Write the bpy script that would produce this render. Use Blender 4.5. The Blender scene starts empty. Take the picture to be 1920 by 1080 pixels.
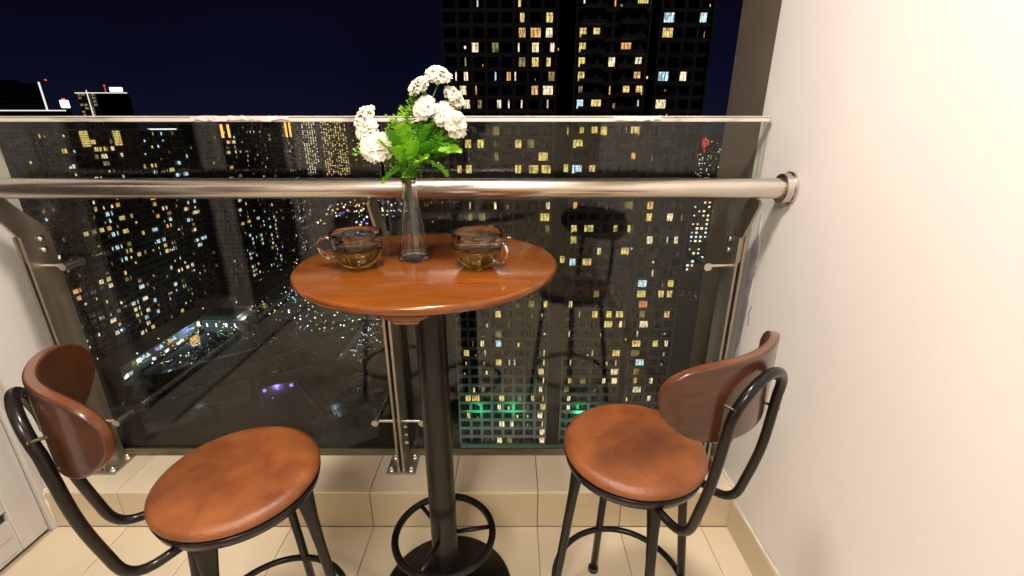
import bpy, bmesh, math, random
from mathutils import Vector, Matrix, noise
random.seed(11)
R = math.radians
scene = bpy.context.scene
C = scene.collection

# ------------------------------------------------------------ camera
EYE = 1.35
cd = bpy.data.cameras.new('camera'); cam = bpy.data.objects.new('camera', cd); C.objects.link(cam)
cam.location = (0, 0, EYE); cam.rotation_euler = (R(90 - 19.5), 0, 0)
cd.sensor_width = 36; cd.lens = 36 * 853 / 1920; cd.clip_start = .02; cd.clip_end = 9000
scene.camera = cam

# ------------------------------------------------------------ night sky, faint added fill sun for the facades, exposure
w = bpy.data.worlds.new('World'); scene.world = w; w.use_nodes = True
nt = w.node_tree; nt.nodes.clear()
def wn(t): return nt.nodes.new(t)
out = wn('ShaderNodeOutputWorld'); bg = wn('ShaderNodeBackground'); bg.inputs[1].default_value = 1.0
tc = wn('ShaderNodeTexCoord'); sep = wn('ShaderNodeSeparateXYZ'); ramp = wn('ShaderNodeValToRGB')
nt.links.new(tc.outputs['Generated'], sep.inputs[0]); nt.links.new(sep.outputs['Z'], ramp.inputs[0])
cr = ramp.color_ramp
cr.elements[0].position = 0.0; cr.elements[0].color = (.0052, .0056, .0155, 1)
cr.elements[1].position = .9; cr.elements[1].color = (.0014, .0012, .0038, 1)
e = cr.elements.new(.10); e.color = (.0030, .0032, .0130, 1)
e = cr.elements.new(.26); e.color = (.0020, .0017, .0062, 1)
nz = wn('ShaderNodeTexNoise'); nz.inputs['Scale'].default_value = 2.2; nz.inputs['Detail'].default_value = 3
nt.links.new(tc.outputs['Generated'], nz.inputs['Vector'])
mp = wn('ShaderNodeMapRange'); mp.inputs['From Min'].default_value = .3; mp.inputs['From Max'].default_value = .7
mp.inputs['To Min'].default_value = .7; mp.inputs['To Max'].default_value = 1.35
nt.links.new(nz.outputs[0], mp.inputs['Value'])
ml = wn('ShaderNodeVectorMath'); ml.operation = 'SCALE'
nt.links.new(ramp.outputs[0], ml.inputs[0]); nt.links.new(mp.outputs[0], ml.inputs['Scale'])
nt.links.new(ml.outputs[0], bg.inputs[0]); nt.links.new(bg.outputs[0], out.inputs[0])
sl = bpy.data.lights.new('facade_fill', 'SUN'); sl.energy = .045; sl.angle = R(2); sl.color = (1, .86, .68)  # added sun fill, stands in for city glow on the facades
so = bpy.data.objects.new('facade_fill', sl); C.objects.link(so); so.rotation_euler = (R(52), 0, R(38))
vs = scene.view_settings; vs.view_transform = 'Standard'; vs.look = 'None'; vs.exposure = 0; vs.gamma = 1; vs.use_curve_mapping = False
try:
    scene.cycles.caustics_reflective = False; scene.cycles.caustics_refractive = False
    scene.cycles.max_bounces = 14; scene.cycles.transmission_bounces = 12; scene.cycles.transparent_max_bounces = 24
    scene.cycles.sample_clamp_indirect = 4
except Exception: pass

# ------------------------------------------------------------ balcony ceiling lamp and an added soft fill (both hang out of the frame)
def area(name, loc, size, power, col, rot=(0, 0, 0)):
    l = bpy.data.lights.new(name, 'AREA'); l.shape = 'DISK'; l.size = size; l.energy = power; l.color = col
    o = bpy.data.objects.new(name, l); C.objects.link(o); o.location = loc; o.rotation_euler = rot
    return o
LAMPS = [((-.16, .62, 2.62), .30, 44, (1, .88, .79)), ((-.40, -.95, 2.62), .80, 70, (1, .88, .79))]  # second entry is a wide fill added to even out the wall light
for k, (loc, sz, pw, col) in enumerate(LAMPS):
    area('lamp_light', (loc[0], loc[1], loc[2] - .055), sz, pw, col)

# ------------------------------------------------------------ helpers
def mat(name, col=(.5, .5, .5), rough=.5, metal=0, emit=None, es=0, coat=0, coatr=.1, nodes=None, spec=None):
    m = bpy.data.materials.new(name); m.use_nodes = True
    b = m.node_tree.nodes['Principled BSDF']
    b.inputs['Base Color'].default_value = (*col, 1); b.inputs['Roughness'].default_value = rough
    b.inputs['Metallic'].default_value = metal
    b.inputs['Coat Weight'].default_value = coat; b.inputs['Coat Roughness'].default_value = coatr
    if spec is not None: b.inputs['Specular IOR Level'].default_value = spec
    if emit: b.inputs['Emission Color'].default_value = (*emit, 1); b.inputs['Emission Strength'].default_value = es
    try: m.cycles.emission_sampling = 'NONE'
    except Exception: pass
    if nodes: nodes(m, m.node_tree, b)
    return m
def noise_col(m, nt, b, c1, c2, scale=5, detail=5, stretch=(1, 1, 1), lo=.35, hi=.65, coord='Object', rough=None, bump=0, bscale=None, dist=0):
    n = nt.nodes.new; l = nt.links.new
    tc = n('ShaderNodeTexCoord'); mp = n('ShaderNodeMapping'); mp.inputs['Scale'].default_value = stretch
    l(tc.outputs[coord], mp.inputs[0])
    t = n('ShaderNodeTexNoise'); t.inputs['Scale'].default_value = scale; t.inputs['Detail'].default_value = detail
    t.inputs['Distortion'].default_value = dist
    l(mp.outputs[0], t.inputs['Vector'])
    r = n('ShaderNodeValToRGB'); r.color_ramp.elements[0].position = lo; r.color_ramp.elements[0].color = (*c1, 1)
    r.color_ramp.elements[1].position = hi; r.color_ramp.elements[1].color = (*c2, 1)
    l(t.outputs[0], r.inputs[0]); l(r.outputs[0], b.inputs['Base Color'])
    if rough:
        q = n('ShaderNodeMapRange'); q.inputs['To Min'].default_value = rough[0]; q.inputs['To Max'].default_value = rough[1]
        l(t.outputs[0], q.inputs[0]); l(q.outputs[0], b.inputs['Roughness'])
    if bump:
        t2 = t
        if bscale:
            t2 = n('ShaderNodeTexNoise'); t2.inputs['Scale'].default_value = bscale; t2.inputs['Detail'].default_value = 4
            l(mp.outputs[0], t2.inputs['Vector'])
        bp = n('ShaderNodeBump'); bp.inputs['Strength'].default_value = bump; bp.inputs['Distance'].default_value = .002
        l(t2.outputs[0], bp.inputs['Height']); l(bp.outputs[0], b.inputs['Normal'])
    return r
def NC(*a, **k): return lambda m, nt, b: noise_col(m, nt, b, *a, **k)

def obj(name, bm, m, parent=None, smooth=False, auto=None):
    me = bpy.data.meshes.new(name); bm.normal_update(); bm.to_mesh(me); bm.free()
    for x in (m if isinstance(m, (list, tuple)) else [m]): me.materials.append(x)
    if smooth or auto:
        for p in me.polygons: p.use_smooth = True
    if auto:
        try: me.set_sharp_from_angle(angle=R(auto))
        except Exception: pass
    return link(name, me, parent)
def link(name, me, parent=None):
    o = bpy.data.objects.new(name, me); C.objects.link(o)
    if parent: o.parent = parent
    return o
def tag(o, label=None, cat=None, group=None, kind=None):
    if label: o['label'] = label
    if cat: o['category'] = cat
    if group: o['group'] = group
    if kind: o['kind'] = kind
    return o
def thing(name, loc, rz, label, cat, group=None):
    o = bpy.data.objects.new(name, None); C.objects.link(o); o.location = loc; o.rotation_euler = (0, 0, rz)
    o.empty_display_size = .1
    return tag(o, label, cat, group)
def struct(name, bm, m, **k):
    return tag(obj(name, bm, m, **k), kind='structure')
def copy_tree(o, parent=None):
    c = o.copy(); C.objects.link(c)
    if parent: c.parent = parent
    for ch in [x for x in KIDS.get(o.name, [])]: copy_tree(ch, c)
    return c
KIDS = {}
def index_kids():
    KIDS.clear()
    for x in scene.objects:
        if x.parent: KIDS.setdefault(x.parent.name, []).append(x)

def box(bm, x0, x1, y0, y1, z0, z1, mi=0, bev=0, mtx=None):
    vs = [bm.verts.new(p) for p in ((x0,y0,z0),(x1,y0,z0),(x1,y1,z0),(x0,y1,z0),(x0,y0,z1),(x1,y0,z1),(x1,y1,z1),(x0,y1,z1))]
    if mtx:
        for v in vs: v.co = mtx @ v.co
    fs = [bm.faces.new([vs[i] for i in f]) for f in ((0,3,2,1),(4,5,6,7),(0,1,5,4),(1,2,6,5),(2,3,7,6),(3,0,4,7))]
    for f in fs: f.material_index = mi
    if bev:
        es = list({e for f in fs for e in f.edges})
        r = bmesh.ops.bevel(bm, geom=es, offset=bev, segments=2, affect='EDGES', profile=.5)
        for f in r['faces']: f.material_index = mi
    return vs
def B(*a, **k):
    bm = bmesh.new(); box(bm, *a, **k); return bm
def smooth_path(pts, n=8, closed=False):
    P = [Vector(p) for p in pts]; N = len(P); o = []
    rng = range(N if closed else N - 1)
    for i in rng:
        p1, p2 = P[i], P[(i + 1) % N]
        p0 = P[i - 1] if (i > 0 or closed) else p1 + (p1 - p2)
        p3 = P[(i + 2) % N] if (i + 2 < N or closed) else p2 + (p2 - p1)
        for k in range(n):
            t = k / n
            o.append(.5 * ((2*p1) + (-p0+p2)*t + (2*p0-5*p1+4*p2-p3)*t*t + (-p0+3*p1-3*p2+p3)*t**3))
    if not closed: o.append(P[-1])
    return o
def fillet(pts, r, n=6):
    P = [Vector(p) for p in pts]; o = [P[0]]
    for i in range(1, len(P) - 1):
        a, b, c = P[i-1], P[i], P[i+1]; d1 = (a-b); d2 = (c-b)
        rr = min(r, d1.length*.48, d2.length*.48)
        s, e = b + d1.normalized()*rr, b + d2.normalized()*rr
        for k in range(n + 1):
            t = k / n; o.append((1-t)**2*s + 2*t*(1-t)*b + t*t*e)
    o.append(P[-1]); return o
def tube(bm, pts, r, seg=12, closed=False, cap=True, flat=None, mi=0):
    P = [Vector(p) for p in pts]; N = len(P)
    rs = r if isinstance(r, (list, tuple)) else [r]*N
    T = []
    for i in range(N):
        if closed: t = P[(i+1) % N] - P[i-1]
        else: t = P[min(i+1, N-1)] - P[max(i-1, 0)]
        T.append(t.normalized())
    up = Vector((0, 0, 1)) if abs(T[0].z) < .9 else Vector((1, 0, 0))
    u = T[0].cross(up).normalized(); rings = []
    for i in range(N):
        u = (u - T[i]*u.dot(T[i])).normalized(); v = T[i].cross(u)
        fx, fy = (flat[i] if flat else (1, 1))
        rings.append([bm.verts.new(P[i] + u*math.cos(a)*rs[i]*fx + v*math.sin(a)*rs[i]*fy) for a in [2*math.pi*k/seg for k in range(seg)]])
    for i in range(N if closed else N-1):
        A, D = rings[i], rings[(i+1) % N]
        for k in range(seg):
            f = bm.faces.new((A[k], A[(k+1) % seg], D[(k+1) % seg], D[k])); f.material_index = mi
    if cap and not closed:
        bm.faces.new(rings[0][::-1]).material_index = mi; bm.faces.new(rings[-1]).material_index = mi
    return bm
def TB(*a, **k):
    bm = bmesh.new(); tube(bm, *a, **k); bmesh.ops.recalc_face_normals(bm, faces=bm.faces[:]); return bm
def cyl(bm, p0, p1, r, seg=16, r2=None): return tube(bm, [p0, p1], [r, r if r2 is None else r2], seg)
def circle(cx, cy, z, r, n=48): return [(cx + r*math.cos(2*math.pi*k/n), cy + r*math.sin(2*math.pi*k/n), z) for k in range(n)]
def lathe(bm, prof, seg=48, c=(0, 0, 0), cap0=True, cap1=False, mi=0):
    rings = []
    for r, z in prof:
        if r < 1e-6: rings.append([bm.verts.new((c[0], c[1], c[2]+z))])
        else: rings.append([bm.verts.new((c[0]+r*math.cos(2*math.pi*k/seg), c[1]+r*math.sin(2*math.pi*k/seg), c[2]+z)) for k in range(seg)])
    for a, b in zip(rings, rings[1:]):
        for k in range(seg):
            q = [a[k % len(a)], a[(k+1) % len(a)], b[(k+1) % len(b)], b[k % len(b)]]
            q = list(dict.fromkeys(q))
            if len(q) > 2: bm.faces.new(q).material_index = mi
    bmesh.ops.recalc_face_normals(bm, faces=bm.faces[:])
    return bm
def dome(bm, x, y, z, r, seg=12, h=None):
    h = h or r
    return lathe(bm, [(r, 0), (r*.95, h*.35), (r*.7, h*.75), (r*.35, h*.95), (0, h)], seg, (x, y, z))

# ------------------------------------------------------------ materials
def tile_nodes(m, nt, b):
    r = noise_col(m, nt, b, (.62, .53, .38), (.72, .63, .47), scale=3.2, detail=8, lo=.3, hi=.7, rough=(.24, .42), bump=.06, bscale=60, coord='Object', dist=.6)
    n = nt.nodes.new; l = nt.links.new
    oi = n('ShaderNodeObjectInfo'); q = n('ShaderNodeMapRange'); q.inputs['To Min'].default_value = .95; q.inputs['To Max'].default_value = 1.03
    l(oi.outputs['Random'], q.inputs[0])
    hv = n('ShaderNodeHueSaturation'); l(q.outputs[0], hv.inputs['Value']); l(r.outputs[0], hv.inputs['Color'])
    l(hv.outputs[0], b.inputs['Base Color'])
M_tile = mat('beige_tile', nodes=tile_nodes)
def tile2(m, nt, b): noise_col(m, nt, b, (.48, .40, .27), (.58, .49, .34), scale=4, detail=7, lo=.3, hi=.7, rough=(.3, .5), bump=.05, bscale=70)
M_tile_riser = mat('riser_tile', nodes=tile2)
M_grout = mat('grout', rough=.9, nodes=NC((.22, .18, .12), (.46, .39, .28), scale=7))
def wall_nodes(m, nt, b): noise_col(m, nt, b, (.72, .69, .655), (.77, .74, .705), scale=1.6, detail=6, lo=.3, hi=.7, bump=.25, bscale=90)
def wall_nodes2(m, nt, b):
    r = noise_col(m, nt, b, (.735, .715, .685), (.785, .765, .735), scale=1.3, detail=9, lo=.25, hi=.75, rough=(.42, .60), bump=.30, bscale=55, dist=.5)
    n = nt.nodes.new; l = nt.links.new
    tc = n('ShaderNodeTexCoord'); mp = n('ShaderNodeMapping'); mp.inputs['Scale'].default_value = (1, 2.2, .9); l(tc.outputs['Object'], mp.inputs[0])
    t = n('ShaderNodeTexNoise'); t.inputs['Scale'].default_value = 5.5; t.inputs['Detail'].default_value = 10; t.inputs['Roughness'].default_value = .72; l(mp.outputs[0], t.inputs['Vector'])
    q = n('ShaderNodeMapRange'); q.inputs['From Min'].default_value = .60; q.inputs['From Max'].default_value = .74; q.inputs['To Max'].default_value = .30; l(t.outputs[0], q.inputs[0])
    mx = n('ShaderNodeMix'); mx.data_type = 'RGBA'; l(q.outputs[0], mx.inputs[0]); l(r.outputs[0], mx.inputs[6]); mx.inputs[7].default_value = (.60, .55, .50, 1)
    l(mx.outputs[2], b.inputs['Base Color'])
M_wall = mat('painted_plaster', rough=.55, nodes=wall_nodes2)
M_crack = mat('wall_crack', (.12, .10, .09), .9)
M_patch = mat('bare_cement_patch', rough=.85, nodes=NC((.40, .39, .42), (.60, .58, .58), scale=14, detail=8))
M_wall_b = mat('room_plaster', rough=.7, nodes=NC((.46, .40, .28), (.54, .47, .36), scale=1.2, bump=.2, bscale=40))
M_pier = mat('taupe_render', rough=.85, nodes=NC((.085, .064, .048), (.11, .084, .064), scale=2, bump=.3, bscale=60))
M_caulk = mat('caulk', rough=.7, nodes=NC((.55, .50, .42), (.75, .70, .60), scale=20))
M_white = mat('white_door_paint', rough=.42, nodes=NC((.50, .49, .475), (.57, .56, .54), scale=1.5, stretch=(8, 8, .6), bump=.1, bscale=30))
M_groove = mat('door_gap', (.05, .045, .04), .9)
def steel_nodes(m, nt, b):
    noise_col(m, nt, b, (.52, .47, .42), (.70, .66, .61), scale=4, detail=5, stretch=(.6, 6, 6), rough=(.19, .31), bump=.05, bscale=40)
M_steel = mat('brushed_steel', metal=1, nodes=steel_nodes)
M_steel_p = mat('steel_post', metal=.9, nodes=NC((.34, .295, .24), (.48, .42, .35), scale=6, stretch=(4, 4, .5), rough=(.33, .46)))
M_bolt = mat('bolt_steel', (.75, .72, .66), .18, 1)
M_cap = mat('glass_edge_cap', rough=.45, nodes=NC((.34, .30, .26), (.62, .58, .54), scale=3.0, detail=8, stretch=(1.6, 8, 8), lo=.34, hi=.46, bump=.3, bscale=30))
M_cap_lip = mat('edge_lip', rough=.4, nodes=NC((.50, .46, .42), (.74, .70, .66), scale=6, stretch=(1, 6, 6)))
M_channel = mat('sill_channel', rough=.5, nodes=NC((.07, .06, .03), (.14, .12, .07), scale=6, stretch=(1, 4, 4)))
M_black = mat('black_metal', rough=.3, coat=.22, coatr=.06, spec=.16, nodes=NC((.004, .0035, .0035), (.010, .007, .006), scale=9, rough=(.26, .36)))
M_rubber = mat('rubber', (.02, .02, .02), .7)
def glass_thin(m, nt, b):
    n = nt.nodes.new; l = nt.links.new; nt.nodes.remove(b)
    o = [x for x in nt.nodes if x.type == 'OUTPUT_MATERIAL'][0]
    tr = n('ShaderNodeBsdfTransparent'); tr.inputs[0].default_value = (.93, .945, .90, 1)
    gl = n('ShaderNodeBsdfGlossy'); gl.inputs['Roughness'].default_value = .004
    fr = n('ShaderNodeFresnel'); ge = n('ShaderNodeNewGeometry'); io = n('ShaderNodeMapRange')
    io.inputs['To Min'].default_value = 1.40; io.inputs['To Max'].default_value = 1/1.40      # both faces reflect like the outer face
    l(ge.outputs['Backfacing'], io.inputs[0]); l(io.outputs[0], fr.inputs['IOR'])
    mx = n('ShaderNodeMixShader'); l(fr.outputs[0], mx.inputs[0]); l(tr.outputs[0], mx.inputs[1]); l(gl.outputs[0], mx.inputs[2])
    # light film of dust and wipe marks
    df = n('ShaderNodeBsdfDiffuse'); df.inputs[0].default_value = (.5, .48, .42, 1)
    tcx = n('ShaderNodeTexCoord'); t = n('ShaderNodeTexNoise'); t.inputs['Scale'].default_value = 3; t.inputs['Detail'].default_value = 8
    l(tcx.outputs['Object'], t.inputs['Vector'])
    q = n('ShaderNodeMapRange'); q.inputs['From Min'].default_value = .4; q.inputs['From Max'].default_value = .8; q.inputs['To Max'].default_value = .012
    l(t.outputs[0], q.inputs[0])
    m2 = n('ShaderNodeMixShader'); l(q.outputs[0], m2.inputs[0]); l(mx.outputs[0], m2.inputs[1]); l(df.outputs[0], m2.inputs[2])
    l(m2.outputs[0], o.inputs['Surface'])
M_pane = mat('balustrade_glass', nodes=glass_thin)
def glass_edge(m, nt, b):
    b.inputs['Alpha'].default_value = .55
M_pane_edge = mat('glass_edge', (.30, .36, .30), .15, nodes=glass_edge)
def clear(m, nt, b, tint=(1, 1, 1), ior=1.45):
    b.inputs['Transmission Weight'].default_value = 1; b.inputs['IOR'].default_value = ior
    b.inputs['Base Color'].default_value = (*tint, 1); b.inputs['Roughness'].default_value = 0
M_glass = mat('clear_glass', nodes=lambda m, nt, b: clear(m, nt, b, (.99, .98, .96)))
M_glass_cup = mat('cup_glass', nodes=lambda m, nt, b: clear(m, nt, b, (1, .975, .92)))
M_tea = mat('tea', nodes=lambda m, nt, b: clear(m, nt, b, (.66, .47, .15), 1.33))
def wood_nodes(c1, c2, sx=(1, 9, 9), sc=4, rough=(.16, .26)):
    return lambda m, nt, b: noise_col(m, nt, b, c1, c2, scale=sc, detail=7, stretch=sx, lo=.28, hi=.72, rough=rough, dist=1.2)
M_top = mat('cherry_wood', coat=.4, coatr=.10, spec=.4, nodes=wood_nodes((.112, .030, .004), (.178, .049, .006), (1, 6, 6), 3.5, (.17, .25)))
M_ply = mat('walnut_ply', coat=.45, coatr=.09, spec=.3, nodes=wood_nodes((.030, .009, .003), (.070, .022, .008), (3, 3, 12), 4, (.25, .38)))
M_ply_edge = mat('walnut_edge', coat=.5, coatr=.14, nodes=wood_nodes((.075, .024, .008), (.115, .040, .014), (3, 3, 12), 4, (.25, .35)))
def leather(dark):
    def f(m, nt, b):
        r = noise_col(m, nt, b, (.130, .036, .010), (.222, .070, .017), scale=15, detail=15, lo=.32, hi=.68, bump=.5, bscale=260, rough=(.34, .50), dist=.25)
        if dark:
            n = nt.nodes.new; l = nt.links.new
            tc = n('ShaderNodeTexCoord'); mp = n('ShaderNodeMapping'); mp.inputs['Location'].default_value = dark
            mp.inputs['Scale'].default_value = (7, 11, 0)
            l(tc.outputs['Object'], mp.inputs[0])
            g = n('ShaderNodeTexGradient'); g.gradient_type = 'SPHERICAL'; l(mp.outputs[0], g.inputs[0])
            t = n('ShaderNodeTexNoise'); t.inputs['Scale'].default_value = 14; t.inputs['Detail'].default_value = 6; l(tc.outputs['Object'], t.inputs['Vector'])
            mm = n('ShaderNodeMath'); mm.operation = 'MULTIPLY'; l(g.outputs[0], mm.inputs[0]); l(t.outputs[0], mm.inputs[1])
            mx = n('ShaderNodeMix'); mx.data_type = 'RGBA'
            q = n('ShaderNodeMapRange'); q.inputs['From Max'].default_value = .35; q.inputs['To Max'].default_value = .5; l(mm.outputs[0], q.inputs[0])
            l(q.outputs[0], mx.inputs[0]); l(r.outputs[0], mx.inputs[6]); mx.inputs[7].default_value = (.035, .012, .008, 1)
            l(mx.outputs[2], b.inputs['Base Color'])
    return f
M_leather = mat('tan_leather', nodes=leather(None))
M_leather2 = mat('tan_leather_stained', nodes=leather((.1, .25, 0)))
def thin_leaf(c1, c2, sc, amt):
    def f(m, nt, b):
        r = noise_col(m, nt, b, c1, c2, scale=sc, detail=3)
        n = nt.nodes.new; l = nt.links.new; tl = n('ShaderNodeBsdfTranslucent'); mx = n('ShaderNodeMixShader'); mx.inputs[0].default_value = amt
        o = [x for x in nt.nodes if x.type == 'OUTPUT_MATERIAL'][0]
        l(r.outputs[0], tl.inputs[0]); l(b.outputs[0], mx.inputs[1]); l(tl.outputs[0], mx.inputs[2]); l(mx.outputs[0], o.inputs['Surface'])
    return f
M_petal = mat('petal', rough=.7, nodes=thin_leaf((.74, .71, .55), (.84, .83, .76), 40, .22))
M_leaf = mat('leaf', rough=.45, nodes=thin_leaf((.10, .32, .008), (.30, .58, .03), 25, .2))
M_leaf3 = mat('leaf_dark', rough=.45, nodes=thin_leaf((.03, .17, .008), (.12, .34, .015), 25, .2))
M_leaf2 = mat('fern_leaf', rough=.5, nodes=thin_leaf((.02, .20, .012), (.16, .48, .02), 30, .3))
M_stem = mat('stem', (.12, .28, .03), .45)
M_lampbody = mat('lamp_body', (.7, .7, .7), .4)
M_diff = mat('lamp_diffuser', (.8, .8, .8), .5, emit=(1, .84, .62), es=12)

# ============================================================ CITY (night, some 100 m below and beyond)
GZ = EYE - 105.0
def emis(name, col, s, var=True, scale=1.3, lo=.45):
    def f(m, nt, b):
        b.inputs['Base Color'].default_value = (.02, .02, .02, 1)
        if not var: return
        n = nt.nodes.new; l = nt.links.new
        tc = n('ShaderNodeTexCoord'); t = n('ShaderNodeTexNoise'); t.inputs['Scale'].default_value = scale; t.inputs['Detail'].default_value = 3
        l(tc.outputs['Object'], t.inputs['Vector'])
        oi = n('ShaderNodeObjectInfo'); ad = n('ShaderNodeVectorMath'); ad.operation = 'ADD'
        mu = n('ShaderNodeMath'); mu.operation = 'MULTIPLY'; mu.inputs[1].default_value = 31
        l(oi.outputs['Random'], mu.inputs[0]); l(tc.outputs['Object'], ad.inputs[0]); l(mu.outputs[0], ad.inputs[1]); mq = n('ShaderNodeMapping'); mq.inputs['Scale'].default_value = (2.2, 2.2, .55); l(ad.outputs[0], mq.inputs[0]); l(mq.outputs[0], t.inputs['Vector'])
        q = n('ShaderNodeMapRange'); q.inputs['From Min'].default_value = .36; q.inputs['From Max'].default_value = .62
        q.inputs['To Min'].default_value = s*lo*.5; q.inputs['To Max'].default_value = s*1.25
        l(t.outputs[0], q.inputs[0]); l(q.outputs[0], b.inputs['Emission Strength'])
    return mat(name, (.02, .02, .02), .5, emit=col, es=s, nodes=f)
LIT = {'W': emis('lit_warm_white', (1, .80, .50), 1.35), 'Y': emis('lit_yellow', (1, .74, .24), 1.05), 'C': emis('lit_cool', (.62, .85, 1), 1.3),
       'O': emis('lit_orange', (1, .55, .20), 1.05), 'D': emis('lit_dim', (.8, .60, .25), .38), 'R': emis('lit_red', (1, .30, .12), .9, lo=.9), 'V': emis('lit_violet', (.45, .35, 1), 1.0)}
DOT = {k: emis('dot_'+k, c_, s, var=False) for k, c_, s in (('W', (1, .82, .55), 1.7), ('C', (.68, .88, 1), 1.8), ('O', (1, .5, .12), 1.7), ('Y', (1, .75, .25), 1.4), ('R', (1, .08, .04), 1.6), ('B', (.15, .3, 1), 1.8), ('G', (.1, .9, .5), 1.1), ('V', (.35, .18, 1), 1.8), ('L', (.9, .97, 1), 2.6))}
DOT_E = emis('edge_led', (.95, .95, .9), 1.0, var=False)
M_conc = mat('facade_render', rough=.85, nodes=NC((.24, .21, .18), (.33, .295, .255), scale=.06))
M_conc_l = mat('facade_light', rough=.85, nodes=NC((.36, .34, .31), (.44, .42, .39), scale=.06))
M_recess = mat('facade_recess', (.045, .04, .035), .8)
M_wframe = mat('window_frame', (.22, .20, .18), .6)
M_dark = mat('window_dark_glass', (.012, .012, .014), .12)
M_tower = mat('tower_render', rough=.85, nodes=NC((.34, .305, .27), (.46, .42, .37), scale=.06))
M_pierd = mat('dark_pier', (.075, .066, .058), .85)
M_bandd = mat('dark_band', (.13, .115, .10), .85)
M_curt = mat('curtain', (.10, .09, .08), .9)
def win_mesh(w_, h_, m_lit, nm=2, axis='Y', d=.22):
    """window: frame bars (slot 0) and pane (slot 1)"""
    bm = bmesh.new(); f = .07
    def b3(a0, a1, d0, d1, z0, z1, mi):
        if axis == 'Y': box(bm, a0, a1, d0, d1, z0, z1, mi=mi)
        else: box(bm, -d1, -d0, a0, a1, z0, z1, mi=mi)
    b3(-w_/2, w_/2, .05, .09, -h_/2, h_/2, 1)
    b3(-w_/2-f, w_/2+f, 0, .12, h_/2, h_/2+f, 0); b3(-w_/2-f, w_/2+f, 0, .12, -h_/2-f, -h_/2, 0)
    b3(-w_/2-f, -w_/2, 0, .12, -h_/2, h_/2, 0); b3(w_/2, w_/2+f, 0, .12, -h_/2, h_/2, 0)
    for k in range(1, nm):
        x = -w_/2 + w_*k/nm; b3(x-.05, x+.05, .0, .049, -h_/2, h_/2, 0)
    if w_ > 1: b3(-w_/2, w_/2, .01, .048, h_*.22, h_*.22+.08, 0)
    me = bpy.data.meshes.new('window'); bm.to_mesh(me); bm.free(); me.materials.append(M_wframe); me.materials.append(m_lit); return me
KW = {'n': (1.6, 2.1, 2), 'w': (2.5, 2.1, 3), 'h': (1.0, 2.0, 2), 's': (.34, 2.0, 1), 'd': (.5, .6, 1)}

# ground
def ground_nodes(m, nt, b): noise_col(m, nt, b, (.020, .014, .010), (.060, .043, .030), scale=.02, detail=9, lo=.35, hi=.68)
gm = mat('dark_earth', rough=.9, nodes=ground_nodes)
bm = bmesh.new(); box(bm, -4200, 4200, -600, 8000, GZ-2, GZ); struct('ground', bm, gm)
M_road = mat('asphalt', rough=.7, nodes=NC((.035, .035, .037), (.06, .06, .06), scale=.3))
def road(x0, y0, x1, y1, wd, name='road', z=.05):
    d = Vector((x1-x0, y1-y0, 0)); L = d.length; a = math.atan2(d.y, d.x)
    mt = Matrix.Translation((x0, y0, GZ)) @ Matrix.Rotation(a, 4, 'Z')
    bm = bmesh.new(); box(bm, 0, L, -wd/2, wd/2, z-.04, z, mtx=mt)
    o = struct(name, bm, M_road)
    bm = bmesh.new(); k = 0
    while k < L-4: box(bm, k, k+3.5, -.12, .12, z+.004, z+.012, mtx=mt); k += 9
    mk = obj('lane_marking', bm, mat('road_paint', (.7, .7, .65), .6), o); tag(mk, kind='stuff')
    for s in (-1, 1):
        bm = bmesh.new(); box(bm, 0, L, s*(wd/2+1.6)-1.5, s*(wd/2+1.6)+1.5, z-.04, z+.13, mtx=mt); obj('kerb', bm, mat('pavement', (.16, .15, .14), .8), o)
    return o
road(-74, 178, -76, 430, 13); road(-160, 170, -152, 420, 10, z=.06); road(90, 281, 230, 284, 12, z=.07); road(-165, 432, 60, 440, 12, z=.08)
road(-170, 130, -60, 272, 5, 'site_track', .045)

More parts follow.
